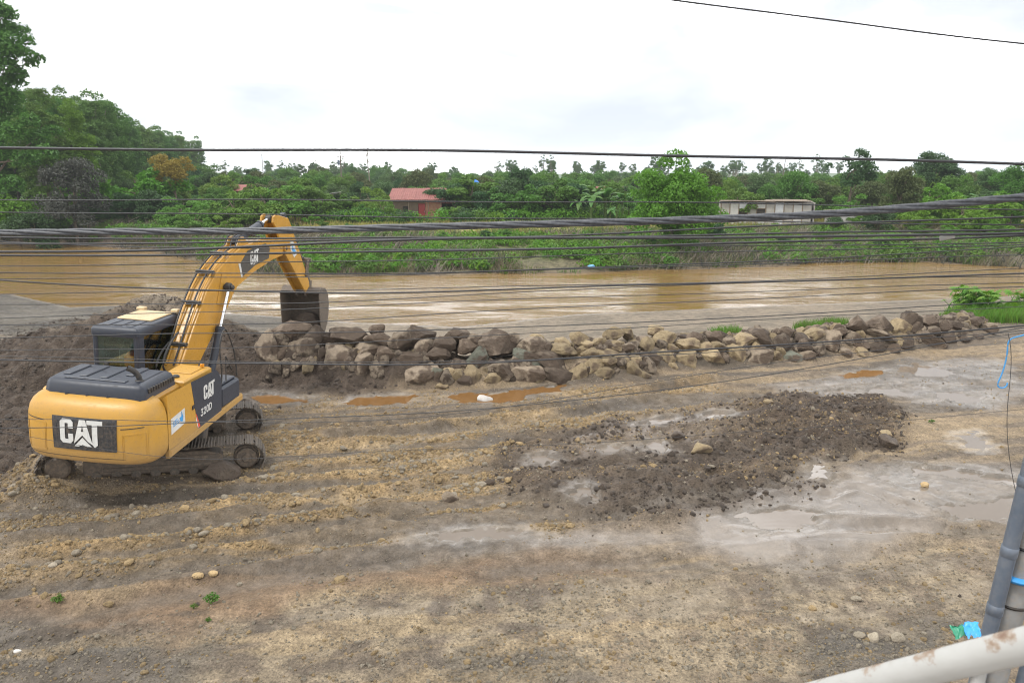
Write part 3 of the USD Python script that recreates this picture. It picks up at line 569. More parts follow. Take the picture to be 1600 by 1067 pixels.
clump = meshkit.fbm(P3(GX, GY, 0.8), 3, 71)
cl2 = sstep(0.42, 0.62, clump)
nearw = 1.0 / np.clip(GY / 9, 1, 3)
w_och = inview * dry * (ochre * (0.25 + 1.6 * cl2) + ochre2 * 0.7 + churn * 0.10 + wheelbed * 0.25) * (1 - rutm * 0.9) * sstep(0.60, 0.48, streak) * nearw
x, y = pick(w_och, 26000, rng); s = np.clip(rng.lognormal(math.log(0.0165), 0.55, len(x)), 0.008, 0.075)
scatter('ochre_gravel', [pebble(i, 1) for i in range(5)], ['cobble_ochre'] * 4 + ['cobble_grey'], np.c_[x, y, ground_z(x, y) + 0.15 * s], s, 'ochre river gravel spread over the middle of the yard', rng)
w_gr = inview * dry * (tanlow * (0.2 + 0.9 * cl2) + darkgravel * 1.6 + 0.16 + ochre * 0.12) * (1 - beach) * (1 - leftmud * 0.8) * (1 - brown * 0.8) * nearw
x, y = pick(w_gr, 15000, rng); s = np.clip(rng.lognormal(math.log(0.0145), 0.48, len(x)), 0.006, 0.055)
scatter('grey_gravel', [pebble(10 + i, 1) for i in range(5)], ['cobble_grey'] * 3 + ['cobble_ochre', 'cobble_grey'], np.c_[x, y, ground_z(x, y) + 0.1 * s], s, 'fine grey and tan gravel on the packed ground', rng)
w_mud = inview * (1 - pudwet) * (churn * (0.4 + cl2) + leftmud * (0.4 + cl2) + darkheap * 0.35 + 0.002 * (1 - beach)) * (1 - wheelbed * 0.6)
x, y = pick(w_mud, 20000, rng); s = np.clip(rng.lognormal(math.log(0.024), 0.60, len(x)), 0.009, 0.095)
scatter('mud_clods', [pebble(20 + i, 2, 0.7, 7) for i in range(5)], ['mud_clod'] * 5, np.c_[x, y, ground_z(x, y) + 0.05 * s], s, 'dark clods of dug mud on the heaps and the churned ground', rng)
# E1
# ------------------------------------------------------------------ boulders of the river wall
def boulder(seed, sub=3):
    r = np.random.default_rng(seed); m = trimesh.creation.icosphere(sub, 1.0); v = np.array(m.vertices)
    for _ in range(15):
        n = r.normal(size=3); n /= np.linalg.norm(n); d = v @ n; lim = r.uniform(0.48, 0.80); v = v - np.maximum(d - lim, 0)[:, None] * n * 0.96
    v = v + 0.16 * (meshkit.fbm(v * 1.9 + seed * 7.1, 3, seed) - 0.5)[:, None] * v + 0.21 * (meshkit.fbm(v * 5.5 + seed, 3, seed + 5) - 0.5)[:, None] * v
    m.vertices = v; return m
A5 = lambda x, y: (400 + x / 2.6667, 440 + y / 2.6667)
A6 = lambda x, y: (1000 + x / 2.6667, 440 + y / 2.6667)
R5 = [(150,205,150,85,'d'),(195,280,120,85,'b'),(35,290,80,140,'b'),(100,305,80,50,'d'),(345,330,120,130,'b'),(445,355,100,110,'b'),(395,235,150,70,'d'),(478,290,120,65,'b'),(515,245,105,65,'d'),(600,255,90,85,'b'),(680,225,120,65,'d'),(705,275,85,60,'b'),(755,305,95,50,'d'),(780,260,90,60,'d'),(835,225,90,65,'d'),(880,275,75,55,'d'),(912,245,65,60,'b'),(1010,270,160,95,'d'),(1145,270,115,75,'b'),(1120,320,120,70,'g'),(685,400,145,105,'b'),(748,395,65,70,'g'),(800,400,60,60,'t'),(895,410,95,100,'t'),(985,410,65,50,'t'),(1020,375,105,85,'b'),(840,355,65,65,'d'),(925,330,90,85,'g'),(1140,395,145,85,'b'),(1262,400,135,80,'d'),(1235,335,140,60,'d'),(1350,385,85,100,'t'),(1285,290,105,50,'t'),(1275,255,58,45,'t'),(1340,235,62,48,'t'),(1395,305,65,52,'t'),(1400,352,92,64,'t'),(1457,385,84,58,'t'),(1465,335,70,50,'t'),(1430,255,52,42,'t'),(1385,265,50,40,'t'),(1492,270,75,42,'t'),(1450,297,110,38,'t'),(1525,340,64,74,'t'),(1578,378,66,72,'t'),(1545,278,64,44,'b'),(1582,332,60,48,'t'),(1480,222,85,48,'t'),(1548,215,56,60,'t'),(240,250,90,100,'d'),(625,332,130,75,'d'),(545,320,90,70,'d'),(290,240,80,60,'d'),(1210,285,60,50,'d'),(1060,240,70,45,'b'),(1165,240,60,40,'t'),(500,205,60,40,'d'),(770,440,50,30,'t')]
R6 = [(45,330,90,72,'d'),(110,240,85,48,'t'),(110,315,74,54,'t'),(125,275,58,44,'t'),(195,262,88,54,'t'),(195,325,98,74,'t'),(138,357,38,36,'t'),(270,275,68,44,'t'),(331,273,66,44,'t'),(305,322,108,64,'t'),(410,305,94,84,'t'),(430,245,104,46,'t'),(375,255,54,42,'b'),(318,226,62,50,'d'),(500,320,104,68,'b'),(562,312,62,54,'t'),(636,320,82,62,'g'),(490,275,45,42,'t'),(500,232,112,68,'d'),(600,265,90,96,'d'),(610,220,62,50,'d'),(682,245,74,46,'d'),(730,222,112,58,'t'),(690,275,74,58,'d'),(700,312,80,48,'b'),(742,300,42,36,'b'),(795,258,92,84,'b'),(855,300,78,48,'b'),(836,215,72,44,'d'),(890,242,70,62,'b'),(930,297,62,52,'t'),(915,185,78,66,'d'),(1000,190,132,92,'d'),(1010,228,122,40,'b'),(1087,186,92,58,'t'),(985,277,84,48,'d'),(922,265,72,44,'d'),(1055,277,64,56,'d'),(1112,265,74,52,'d'),(1132,166,74,62,'d'),(1155,202,62,70,'d'),(1202,247,132,72,'d'),(1217,170,82,62,'d'),(1215,207,62,46,'b'),(1267,190,64,60,'d'),(1287,240,74,50,'d'),(1322,187,72,46,'d'),(1342,217,64,34,'b'),(1362,190,48,40,'d'),(1402,166,62,38,'d'),(1403,236,62,34,'d'),(1455,200,64,40,'b'),(1347,245,54,34,'d'),(25,270,60,60,'t'),(60,205,60,40,'t'),(230,235,60,45,'d'),(20,390,50,36,'t')]
def pile_hit(px, py):
    """where the sight line meets the sloping face of the boulder wall"""
    d = ray(px, py); o = np.array([0, 0, EYE]); t = np.linspace(16, 36, 500); p = o + d * t[:, None]
    b = p[:, 1] - y_rock(p[:, 0]); top = np.interp(p[:, 0], [-8, 2, 6, 12, 20], [1.5, 1.25, 1.05, 1.15, 0.9])
    face = np.minimum(np.maximum(b, 0) * 0.95, top) - 0.02
    k = np.argmax(p[:, 2] <= face); return p[k]
TONE = {'d': ('rock_dark', 'dark mud-caked boulder'), 'b': ('rock_brown', 'grey-brown boulder'), 'g': ('rock_green', 'greenish boulder'), 't': ('rock_tan', 'pale tan boulder')}
ORD = 'left end,just right of the bucket,left third,middle left of the orange puddle,middle above the orange puddle,middle where the tan stones begin,tan middle section,right of the tan section,right third,near the right end,last stretch at the right end'.split(',')
def where_along(px):
    for lim, t in ((436, 'right under the excavator bucket'), (520, 'just right of the bucket'), (600, 'a little right of the bucket'), (680, 'left of the orange puddle'), (760, 'above the left of the orange puddle'), (830, 'above the middle of the orange puddle'), (890, 'above the right of the orange puddle'), (950, 'just right of the orange puddle'), (1010, 'in the midst of the tan stones'), (1080, 'at the right of the tan heap'), (1160, 'in the pale blocks'), (1240, 'where pale blocks turn dark'), (1320, 'above the small orange puddle'), (1400, 'left of the leafy plant'), (1470, 'below the leafy plant'), (1700, 'at the tapering right end')):
        if px < lim: return t
rb = np.random.default_rng(11); seen = {}
rocks = [(A5(x, y), w, h, t) for x, y, w, h, t in R5] + [(A6(x, y), w, h, t) for x, y, w, h, t in R6]
entries = []
for i, ((px, py), w, h, t) in enumerate(rocks):
    p = pile_hit(px, py); dep = p[1]; sw, sh = w / 2.6667 / FPX * dep, h / 2.6667 / FPX * dep
    base_py = np.interp(px, [q[0] for q in rock_px], [q[1] for q in rock_px])
    row = 'bottom' if py > base_py - 26 else ('top' if py < base_py - 62 else 'middle')
    entries.append([p, sw, sh, t, row, where_along(px), px, i])
from collections import Counter, defaultdict
groups = defaultdict(list)
for e in entries: groups[(e[3], e[4], e[5])].append(e)
for (t, row, wh), es in groups.items():
    es.sort(key=lambda e: -e[1] * e[2])
    for k, (p, sw, sh, _, _, _, px, i) in enumerate(es):
        size = '' if len(es) == 1 else (['larger ', 'smaller '] if len(es) == 2 else ['largest ', 'middle-sized ', 'smallest '] if len(es) == 3 else ['largest ', 'second largest ', 'third largest ', 'fourth largest ', 'smallest ', 'tiniest '])[min(k, 5)]
        m = boulder(100 + i); r = np.random.default_rng(300 + i)
        ext = np.ptp(m.vertices, axis=0); sc = np.array([sw * 1.22 / ext[0], max(sw, sh) * 1.0 / ext[1], sh * 1.26 / ext[2]])
        tilt = trimesh.transformations.euler_matrix(r.uniform(-.25, .25), r.uniform(-.25, .25), r.uniform(-.5, .5))[:3, :3]
        m.vertices = (m.vertices * sc) @ tilt.T
        single('boulder', m, TONE[t][0], f'{size}{TONE[t][1]} in the {row} course, {wh}', 'boulder', pose(p + np.array([0, 0.25 * max(sw, sh) * .8, -0.02])), 'boulders of the river wall', smooth=12)
# rubble packed behind and between
n = 620; px = rb.uniform(400, 1560, n); X0 = np.array([at(a, np.interp(a, [q[0] for q in rock_px], [q[1] for q in rock_px]))[:2] for a in px])
bb = rb.uniform(0.35, 2.6, n); X, Y = X0[:, 0], X0[:, 1] + bb
zt = np.interp(X, [-8, 2, 6, 12, 20], [1.25, 1.0, 0.8, 0.85, 0.55]); zz = np.minimum(bb * 0.8, zt) - 0.12 - 0.35 * np.maximum(bb - 1.7, 0)
scatter('rubble', [boulder(900 + k, 2) for k in range(5)], ['rock_dark', 'rock_brown', 'rock_brown', 'rock_tan', 'rock_brown'], np.c_[X, Y, np.maximum(zz, ground_z(X, Y))], np.clip(rb.lognormal(math.log(0.19), 0.35, n), 0.08, 0.34), 'small muddy rubble packed between and behind the boulders', rb)
# single stones lying loose
loose = [(1094, 712, 34, 'rock_tan', 'tan angular stone sticking out of the churned mud'), (1060, 690, 22, 'mud_clod', 'dark lump of rock left of the tan stone in the churned mud'), (1385, 700, 30, 'mud_clod', 'dark rock at the lower edge of the dark heap of soil'), (1385, 682, 22, 'rock_tan', 'flat pale stone on the edge of the dark heap of soil'),
         (757, 626, 24, 'litter_white', 'white chunk of stone standing in the orange puddle'), (1445, 763, 18, 'cobble_ochre', 'ochre lump right of the bright white puddle'), (705, 780, 28, 'rock_brown', 'flat grey-brown slab in the ochre gravel left of the blue puddle'), (765, 756, 20, 'rock_dark', 'dark stone on the ochre gravel left of the churned mud'),
         (1365, 996, 26, 'cobble_grey', 'big smooth grey cobble by the railing, right of its slightly smaller twin'), (1343, 992, 20, 'cobble_grey', 'smooth grey cobble by the railing, left of the bigger one'), (1400, 998, 26, 'cobble_grey', 'flat grey cobble right of the two smooth ones by the railing'), (1270, 948, 16, 'cobble_ochre', 'pale round cobble on packed ground above the dark gravel patch'), (1338, 935, 18, 'cobble_grey', 'grey cobble alone on packed ground left of the utility pole'),
         (333, 900, 18, 'cobble_ochre', 'round ochre cobble at the lower tip of the gravel'), (310, 904, 18, 'cobble_ochre', 'ochre cobble just left of the one at the lower tip of the gravel'), (288, 796, 20, 'cobble_ochre', 'big ochre cobble in the gravel below the excavator'), (84, 892, 14, 'cobble_grey', 'pale cobble near the left edge above the brown track'), (28, 1022, 12, 'litter_white', 'small white stone in the bottom left corner'), (1200, 640, 16, 'rock_tan', 'tan stone on the crest of the dark heap of soil'), (350, 745, 62, 'rock_brown', 'muddy mound of rubble beside the near excavator track')]
for i, (px, py, w, mt, lab) in enumerate(loose):
    p = at(px, py, 0.0); p[2] = float(ground_z(p[0], p[1])); s = w / FPX * p[1] / 2 * 1.05
    m = boulder(700 + i, 2) if w > 20 else pebble(60 + i, 2, 0.75, 3); m.vertices = m.vertices * np.array([1.0, 0.85, 0.75]) * s * (1.15 if w > 20 else 1)
    if w > 60: m.vertices = m.vertices * [1.25, 1.0, 0.62] + 0.05 * (meshkit.fbm(m.vertices * 7, 3, 9) - .5)[:, None]; mt = 'mud_clod'
    single('loose_stone', m, mt, lab, 'stone', pose(p + np.array([0, 0, 0.25 * s])), smooth=30)
# the larger cobbles of the gravel, each on its own
x, y = pick(w_och * (GY < 17), 150, rb); s = rb.uniform(0.055, 0.10, 150)
cob = [single('cobble', pebble(80 + k, 2, 0.68, 3), ['cobble_ochre', 'cobble_ochre', 'cobble_grey'][k % 3], None, None, smooth=40) for k in range(6)]
COB = {'cobble_ochre': 'rounded ochre cobble lying loose in the yard gravel', 'cobble_grey': 'rounded grey cobble lying loose in the yard gravel'}
for k in range(150):
    m4 = pose((x[k], y[k], float(ground_z(x[k], y[k])) + 0.25 * s[k]), rb.uniform(0, 6.28), s[k] * np.array([1.15, 0.9, 0.85])); j = k % 6; mt = ['cobble_ochre', 'cobble_ochre', 'cobble_grey'][j % 3]
    g = 'loose ochre cobbles in the gravel' if mt == 'cobble_ochre' else 'loose grey cobbles in the gravel'
    if k < 6: move(cob[k], m4); tag(stage.GetPrimAtPath(cob[k]), COB[mt], 'cobble', g)
    else:
        x2 = UsdGeom.Mesh.Define(stage, numbered('/World', 'cobble')); pr = x2.GetPrim(); pr.GetReferences().AddInternalReference(cob[j]); UsdGeom.Xformable(pr).MakeMatrixXform().Set(gm(m4)); tag(pr, COB[mt], 'cobble', g)

# ------------------------------------------------------------------ plants
def leaves(rng, centers, radii, n, size, flatz=1.0, shell=0.55, upbias=0.35, aspect=0.5, droop=0.0):
    centers = np.asarray(centers, float); radii = np.asarray(radii, float); w = radii ** 2; k = rng.choice(len(centers), n, p=w / w.sum())
    d = rng.normal(size=(n, 3)); d /= np.linalg.norm(d, axis=1, keepdims=True); d[:, 2] = np.where(d[:, 2] < -0.6, -d[:, 2] * 0.6, d[:, 2])
    rr = shell + (1 - shell) * rng.random(n) ** 0.6
    p = centers[k] + d * (radii[k] * rr)[:, None] * [1, 1, flatz]
    nrm = d * 0.6 + rng.normal(size=(n, 3)) * 0.75 + [0, 0, upbias]; nrm /= np.linalg.norm(nrm, axis=1, keepdims=True)
    t = np.cross(nrm, rng.normal(size=(n, 3))); t /= np.linalg.norm(t, axis=1, keepdims=True) + 1e-9; t[:, 2] -= droop; b = np.cross(nrm, t)
    L = size * rng.uniform(0.65, 1.35, n)[:, None]; W = L * aspect
    v = np.stack([p - t * L * .5, p + b * W * .5 + nrm * W * .15, p + t * L * .5, p - b * W * .5 + nrm * W * .15], 1).reshape(-1, 3)
    a = np.arange(n) * 4; f = np.vstack([np.c_[a, a + 1, a + 2], np.c_[a, a + 2, a + 3]])
    return trimesh.Trimesh(v, f, process=False)
def clusters(rng, n, c, r, rad, taper=0.0, zmin=None):
    """clump centres filling an ellipsoid of half axes r round c"""
    out, rs = [], []
    for i in range(n):
        d = rng.normal(size=3); d /= np.linalg.norm(d); q = rng.uniform(0.35, 0.92)
        p = d * q * np.asarray(r); p[:2] *= 1 - taper * max(p[2] / r[2], 0)
        out.append(np.asarray(c) + p); rs.append(rad * rng.uniform(0.65, 1.3))
    return np.array(out), np.array(rs)
def trunk_mesh(rng, h, r, cents, nlimb=7, lean=0.3, z0=0.35, sides=7):
    top = np.array([rng.normal() * lean, rng.normal() * lean, h]); pts = spline([[0, 0, -0.4], [rng.normal() * .1, rng.normal() * .1, h * .4], top], 8)
    ms = [tube(pts, np.linspace(r * 1.15, r * 0.35, 8), sides, False)]
    idx = rng.choice(len(cents), min(nlimb, len(cents)), replace=False)
    for k in idx:
        s = pts[rng.integers(int(8 * z0), 7)]; e = cents[k]; mid = (s + e) / 2 + [0, 0, 0.08 * np.linalg.norm(e - s)]
        ms.append(tube([s, mid, e], [r * .42, r * .28, r * .1], 5, False))
    return cat_m(*ms)
def tree(name, seed, h, crown_c, crown_r, ncl, rad, nleaf, lsize, leafm, label=None, cat='tree', barkm='bark', tr=0.16, shell=.5, flatz=.8, taper=.25, aspect=.5, limb=8, droop=0.0, m4=np.eye(4), group=None, extra=None):
    rng = np.random.default_rng(seed); c, rs = clusters(rng, ncl, crown_c, crown_r, rad, taper)
    if extra is not None: c = np.vstack([c, extra[0]]); rs = np.r_[rs, extra[1]]
    t = thing(name, label, cat, m4, group)
    part(t, 'trunk', trunk_mesh(rng, crown_c[2] + crown_r[2] * .45, tr, c, limb), barkm, True)
    part(t, 'crown', leaves(rng, c, rs, nleaf, lsize, flatz, shell, aspect=aspect, droop=droop, upbias=.25), leafm, False)
    return t
def stand(px, depth, z=None):
    x = at_y(px, 271, depth)[0]; return np.array([x, depth, float(bank_z(x, depth)) if z is None else z])
def height_for(py, depth, base): return EYE + (271 - py) / FPX * depth - base
rv = np.random.default_rng(5)
def planted(px, depth, top_py, proto_h): 
    p = stand(px, depth); return p, height_for(top_py, depth, p[2]) / proto_h

# single trees that stand out ------------------------------------------------
p, k = planted(1052, 67.5, 243, 8.0)
tree('mango_tree', 1, 8.0, (0, 0, 4.0), (4.2, 3.4, 3.9), 90, .95, 22000, 0.27, 'leaf_bright', 'dense bright green rounded tree on the far bank left of the pale block building', 'tree', tr=.22, shell=.6, m4=pose(p, 0, k))
p, k = planted(1330, 96, 234, 9.0)
tree('open_dark_tree', 2, 9.0, (0, 0, 6.2), (3.6, 3.0, 2.8), 22, .85, 3400, 0.32, 'leaf_dark', 'dark open-crowned tree with sky showing through, behind the pale building', 'tree', tr=.16, shell=.3, m4=pose(p, 0, k))
p, k = planted(1412, 86, 252, 8.0)
tree('vine_covered_tree', 3, 8.0, (0, 0, 4.2), (2.7, 2.6, 3.8), 34, .85, 9500, 0.24, 'leaf_olive', 'olive tree smothered in creepers, right of the pale building', 'tree', tr=.2, droop=.5, m4=pose(p, 0, k))
p, k = planted(1462, 112, 239, 10.0)
tree('broad_dark_tree', 4, 10.0, (0, 0, 6.8), (4.8, 3.6, 3.0), 40, 1.2, 10000, 0.34, 'leaf_dark', 'broad dark green domed tree behind the creeper-covered tree', 'tree', tr=.25, m4=pose(p, 0, k))
p, k = planted(1560, 100, 252, 9.0)
tree('blue_green_tree', 5, 9.0, (0, 0, 5.6), (3.0, 3.0, 3.3), 30, .9, 7000, 0.30, 'leaf_far', 'grey-green tree at the right edge behind the banana plants', 'tree', m4=pose(p, 0, k))
p, k = planted(1600, 84, 252, 8.0)
tree('bright_edge_tree', 6, 8.0, (0, 0, 4.6), (3.6, 3.0, 3.3), 40, 1.0, 9000, 0.28, 'leaf_mid', 'full green tree cut off by the right edge above the banana plants', 'tree', m4=pose(p, 0, k))
p, k = planted(272, 97, 236, 8.6)
tree('orange_leaved_tree', 7, 8.6, (0, 0, 6.0), (3.5, 2.8, 2.4), 26, .85, 6500, 0.26, 'leaf_orange', 'tree with yellowish orange foliage in front of the tall plantation', 'tree', tr=.15, shell=.35, m4=pose(p, 0, k))
p, k = planted(108, 84, 234, 9.0)
tree('dusty_grey_tree', 8, 9.0, (0, 0, 4.8), (3.3, 3.0, 4.3), 40, .9, 9000, 0.24, 'leaf_grey', 'dusty grey-brown tree on the undercut bank at the left', 'tree', tr=.16, m4=pose(p, 0, k))
# the tall tree at the left edge, boughs reaching over the frame
p = stand(-45, 86)
ex = (np.array([at_y(a, b, 86 + d) - p for a, b, d in [(8, 22, 0), (30, 50, 1), (20, 80, -1), (48, 100, 0), (62, 92, 1), (5, 105, -1), (26, 112, 1), (-15, 60, 0), (10, 45, 2), (40, 84, -1), (0, 160, 0), (20, 175, 1), (45, 190, -1), (20, 210, -2), (60, 215, 0), (85, 205, 1), (10, 240, 0), (40, 250, -1), (70, 240, -2), (-10, 200, 0), (-20, 130, 0), (-40, 90, 0), (15, 290, -1), (-30, 300, 0), (-5, 140, 1), (15, 150, 0), (-10, 20, 0), (25, 128, 1), (12, 70, -1), (45, 65, 0), (0, 85, 0), (-25, 50, 1), (35, 118, 0), (12, 125, 0)]]), np.array([1.3, 1.2, 1.3, 0.9, 0.7, 1.5, 1.0, 2.0, 1.1, 1.0, 1.6, 1.5, 1.2, 1.7, 1.4, 1.0, 1.6, 1.5, 1.4, 2.2, 2.2, 2.4, 1.6, 2.2, 1.5, 1.5, 2.0, 1.2, 1.7, .8, 1.8, 2.2, .8, 1.2]))
tree('tall_edge_tree', 9, 26, (-2, 0, 15), (6, 5, 11), 26, 2.0, 42000, 0.40, 'leaf_mid', 'tall dark tree at the left edge whose boughs hang into the sky', 'tree', tr=.4, shell=.35, limb=22, m4=pose(p), extra=ex)
for px, d, top, lm, lab, nm in [(72, 98, 138, 'leaf_mid', 'tall green tree between the edge tree and the plantation', 'tall_green_tree'), (118, 102, 158, 'leaf_bright', 'tall light green tree at the near corner of the plantation', 'tall_light_tree')]:
    p, k = planted(px, d, top, 17.0)
    tree(nm, int(px), 17.0, (0, 0, 8.8), (3.8, 3.4, 8.2), 150, .85, 20000, .32, lm, lab, 'tree', tr=.22, m4=pose(p, 0, k))
for px, d, top, lab in [(15, 84, 300, 'low dark green bush below the tall edge tree'), (48, 82, 318, 'dark bush on the undercut bank left of the dusty grey tree'), (190, 92, 300, 'dark green bush right of the dusty grey tree'), (228, 90, 292, 'dark rounded bush in front of the orange-leaved tree')]:
    p, k = planted(px, d, top, 4.0)
    tree('dark_bush', int(px) + 50, 4.0, (0, 0, 2.1), (2.4, 2.2, 1.9), 20, .8, 4500, .25, 'leaf_dark' if px != 15 else 'leaf_bright', lab if px != 15 else 'bright green bush below the tall edge tree', 'bush', tr=.1, m4=pose(p, 0, k))

# prototypes repeated in numbers -----------------------------------------------
def repeats(proto_fn, spots, label_fn, group):
    src = None
    for i, (pos, k, rz) in enumerate(spots):
        m4 = pose(pos, rz, k); lab, cat = label_fn(i); group_ = group or 'the ' + lab.replace(' tree ', ' trees ', 1)
        if src is None: src = proto_fn(lab, cat, m4, group_)
        else: copy_of(src, lab, cat, m4, group_)
    return src
# teak plantation: rows running away on the left
spots = []; prow = []
for row in range(4):
    for i in range(17):
        d = 108 + i * (4.3 + 0.28 * i) + rv.uniform(-1, 1); edge = np.interp(d, [108, 140, 190, 260, 300], [165, 212, 272, 330, 345])
        x = at_y(edge, 271, d)[0] - 2.0 - row * 4.2 + rv.uniform(-.8, .8)
        px = 800 + FPX * x / d
        if px < -80: continue
        spots.append((np.array([x, d, float(bank_z(x, d))]), rv.uniform(0.93, 1.07) * np.array([1, 1, 1.0]) * (1.0 if row else .97), rv.uniform(0, 6.28))); prow.append((row, d))
def plot_of(i):
    row, d = prow[i]; return ['in the outermost row', 'in the second row', 'in the third row', 'deep inside'][row] + ' of the plantation, ' + ('near end' if d < 125 else 'middle' if d < 165 else 'far half' if d < 215 else 'far end')
for v in (0, 1):
    repeats(lambda l, c, m4, g, v=v: tree('plantation_tree', 21 + v, 17.0, (0, 0, 9.2), (2.9, 2.9, 8.0), 150, .75, 17000, .32, ['leaf_teak', 'leaf_mid'][v], l, c, 'bark_pale', tr=.15, taper=.35, m4=m4, group=g),
            spots[v::2], lambda i, v=v: (['tall olive-green tree ', 'tall fresh green tree '][v] + plot_of(2 * i + v), 'tree'), None)
# orchard: low round trees between the bank and the horizon
def orchard(v, l, c, m4, g): return tree('orchard_tree', 41 + v, 5.2, (0, 0, 3.0), (2.9, 2.7, 2.1), 26, .9, 5200, .30, ['leaf_mid', 'leaf_lime', 'leaf_dark', 'leaf_olive', 'leaf_far'][v], l, c, tr=.11, m4=m4, group=g)
sp = [[] for _ in range(5)]
def zone(pos):
    px = 800 + FPX * pos[0] / pos[1]; d = pos[1]
    z = 'by the plantation'
    for lim, t in ((330, 'beyond the orange-leaved tree'), (480, 'above the excavator stick'), (600, 'left of the red-roofed hut'), (720, 'behind the red-roofed hut'), (860, 'between hut and banana clump'), (980, 'behind the banana clump'), (1130, 'behind the rounded bright tree'), (1270, 'behind the block building'), (1400, 'behind the open dark tree'), (1500, 'behind the creeper-covered tree'), (9999, 'near the right edge')):
        if 220 < px < lim: z = t; break
    return z + (', front rows' if d < 125 else ', middle rows' if d < 185 else ', far rows')
def by_zone(spots, look, cat):
    labs = [f'{look} {zone(s[0])}' for s in spots]; cnt = Counter(labs); return lambda i: (labs[i], cat)
d = 104.0
while d < 330:
    half = 0.70 * d; x = -0.72 * d if d < 170 else -0.40 * d; step = 5.9 * (d / 104) ** 0.75
    while x < half:
        X = x + rv.uniform(-1.6, 1.6); Yd = d + rv.uniform(-2.5, 2.5); px = 800 + FPX * X / Yd
        if not (585 < px < 700 and d < 116) and -50 < px < 1650 and not (px < 300 and d > 128):
            v = rv.choice(5, p=[.44, .10, .16, .14, .16]) if d < 190 else rv.choice([0, 4, 3], p=[.3, .55, .15])
            s = rv.uniform(0.75, 1.15) * (1 + 0.18 * (d > 150)); sp[v].append((np.array([X, Yd, float(bank_z(X, Yd))]), s * np.array([1, 1, rv.uniform(.85, 1.15)]), rv.uniform(0, 6.28)))
        x += step
    d += 7.5 * (d / 104) ** 1.35
OL = ['mid-green round orchard tree on the plain behind the riverbank', 'yellow-green orchard tree on the plain behind the riverbank', 'dark green orchard tree on the plain behind the riverbank', 'olive-brown orchard tree on the plain behind the riverbank', 'blue-green distant orchard tree on the plain behind the riverbank']
for v in range(5): repeats(lambda l, c, m4, g, v=v: orchard(v, l, c, m4, g), sp[v], by_zone(sp[v], OL[v].split(' on ')[0], 'tree'), None)
# thin-stemmed trees along the horizon
def skyline(v, l, c, m4, g):
    h = [13, 11, 14][v]; return tree('skyline_tree', 61 + v, h, (0, 0, h * .70), ([2.6, 3.0, 2.4][v], 2.6, h * [.26, .28, .28][v]), [30, 40, 22][v], [.75, .85, .7][v], [3000, 5200, 1500][v], .36, ['leaf_far', 'leaf_far', 'leaf_far'][v], l, c, 'bark_pale', tr=.16, shell=.1, limb=9, m4=m4, group=g)
sk = [[], [], []]
for px in np.r_[rv.uniform(325, 1290, 118), rv.uniform(1290, 1600, 8), rv.uniform(430, 760, 16)]:
    d = rv.uniform(270, 400); x = at_y(px, 271, d)[0]; v = rv.choice(3, p=[.4, .35, .25]); sk[v].append((np.array([x, d, float(bank_z(x, d)) + 1.5 * (px > 800)]), rv.uniform(.42, .88) * np.array([1.0, 1.0, 1]), rv.uniform(0, 6.28)))
SL = ['slender round-crowned tree on the horizon', 'full-crowned tree on the horizon', 'sparse tree on the horizon']
for v in range(3): repeats(lambda l, c, m4, g, v=v: skyline(v, l, c, m4, g), sk[v], by_zone(sk[v], SL[v], 'tree'), None)
# bushes along the top of the bank
def bush(v, l, c, m4, g): return tree('bank_bush', 71 + v, 3.4, (0, 0, 1.75), (2.3, 2.0, 1.5), 20, .62, 3600, .24, ['leaf_lime', 'leaf_mid', 'leaf_bright', 'leaf_dark'][v], l, c, 'bark', tr=.07, flatz=.6, m4=m4, group=g)
BS = {0: [(275, 86, 300), (320, 84, 305), (360, 85, 290), (410, 88, 284), (300, 80, 322), (440, 90, 280), (575, 97, 285), (715, 92, 318), (1290, 84, 350), (1335, 92, 296), (345, 80, 330)],
      1: [(385, 98, 285), (455, 93, 300), (470, 97, 276), (505, 94, 304), (530, 96, 300), (740, 97, 270), (770, 95, 290), (800, 96, 300), (835, 94, 285), (870, 95, 276), (1092, 80, 310), (1000, 90, 300), (1270, 96, 300), (1160, 92, 290), (150, 97, 280), (1480, 94, 288), (1510, 92, 302), (340, 92, 300), (420, 84, 330)],
      2: [(165, 94, 262), (1450, 80, 318), (1490, 77, 345), (1530, 78, 318), (1570, 76, 335), (1600, 76, 355), (1440, 84, 300), (1350, 86, 330), (1400, 80, 350), (1460, 88, 280), (215, 96, 255), (480, 88, 330)],
      3: [(715, 98, 282), (755, 96, 296), (790, 99, 276), (850, 98, 290), (905, 98, 284), (1310, 82, 335), (1380, 80, 322), (1500, 74, 362), (250, 90, 302), (545, 97, 308), (1120, 74, 345), (1020, 70, 372), (140, 90, 318), (1560, 74, 372), (680, 102, 292)]}
BS[2] += [(1130, 72, 362), (1170, 74, 366), (1210, 75, 360), (1255, 74, 364), (1320, 72, 366), (1425, 73, 360), (1480, 71, 372), (1540, 71, 366), (1590, 70, 360), (1085, 70, 378), (1510, 80, 300), (1550, 82, 296), (1590, 82, 292)]
BS[1] += [(1110, 76, 350), (1290, 76, 356), (1360, 75, 362), (1450, 76, 345), (1575, 74, 345), (410, 80, 350), (450, 80, 356), (500, 82, 352), (980, 74, 368), (1020, 68, 388), (560, 92, 316)]
BS[0] += [(1000, 78, 352), (1150, 80, 352), (1220, 82, 344), (1500, 74, 350), (270, 84, 316), (390, 86, 308)]
BS[0] += [(596, 93, 302), (700, 92, 322)]
BS[1] += [(540, 78, 368), (620, 75, 385), (790, 74, 388), (930, 74, 380), (690, 72, 398), (900, 72, 396)]
BS[3] += [(580, 74, 390), (760, 73, 396), (960, 70, 400), (1230, 71, 384), (1390, 71, 380)]
BT = ['lime green', 'mid-green', 'bright green', 'dark green']
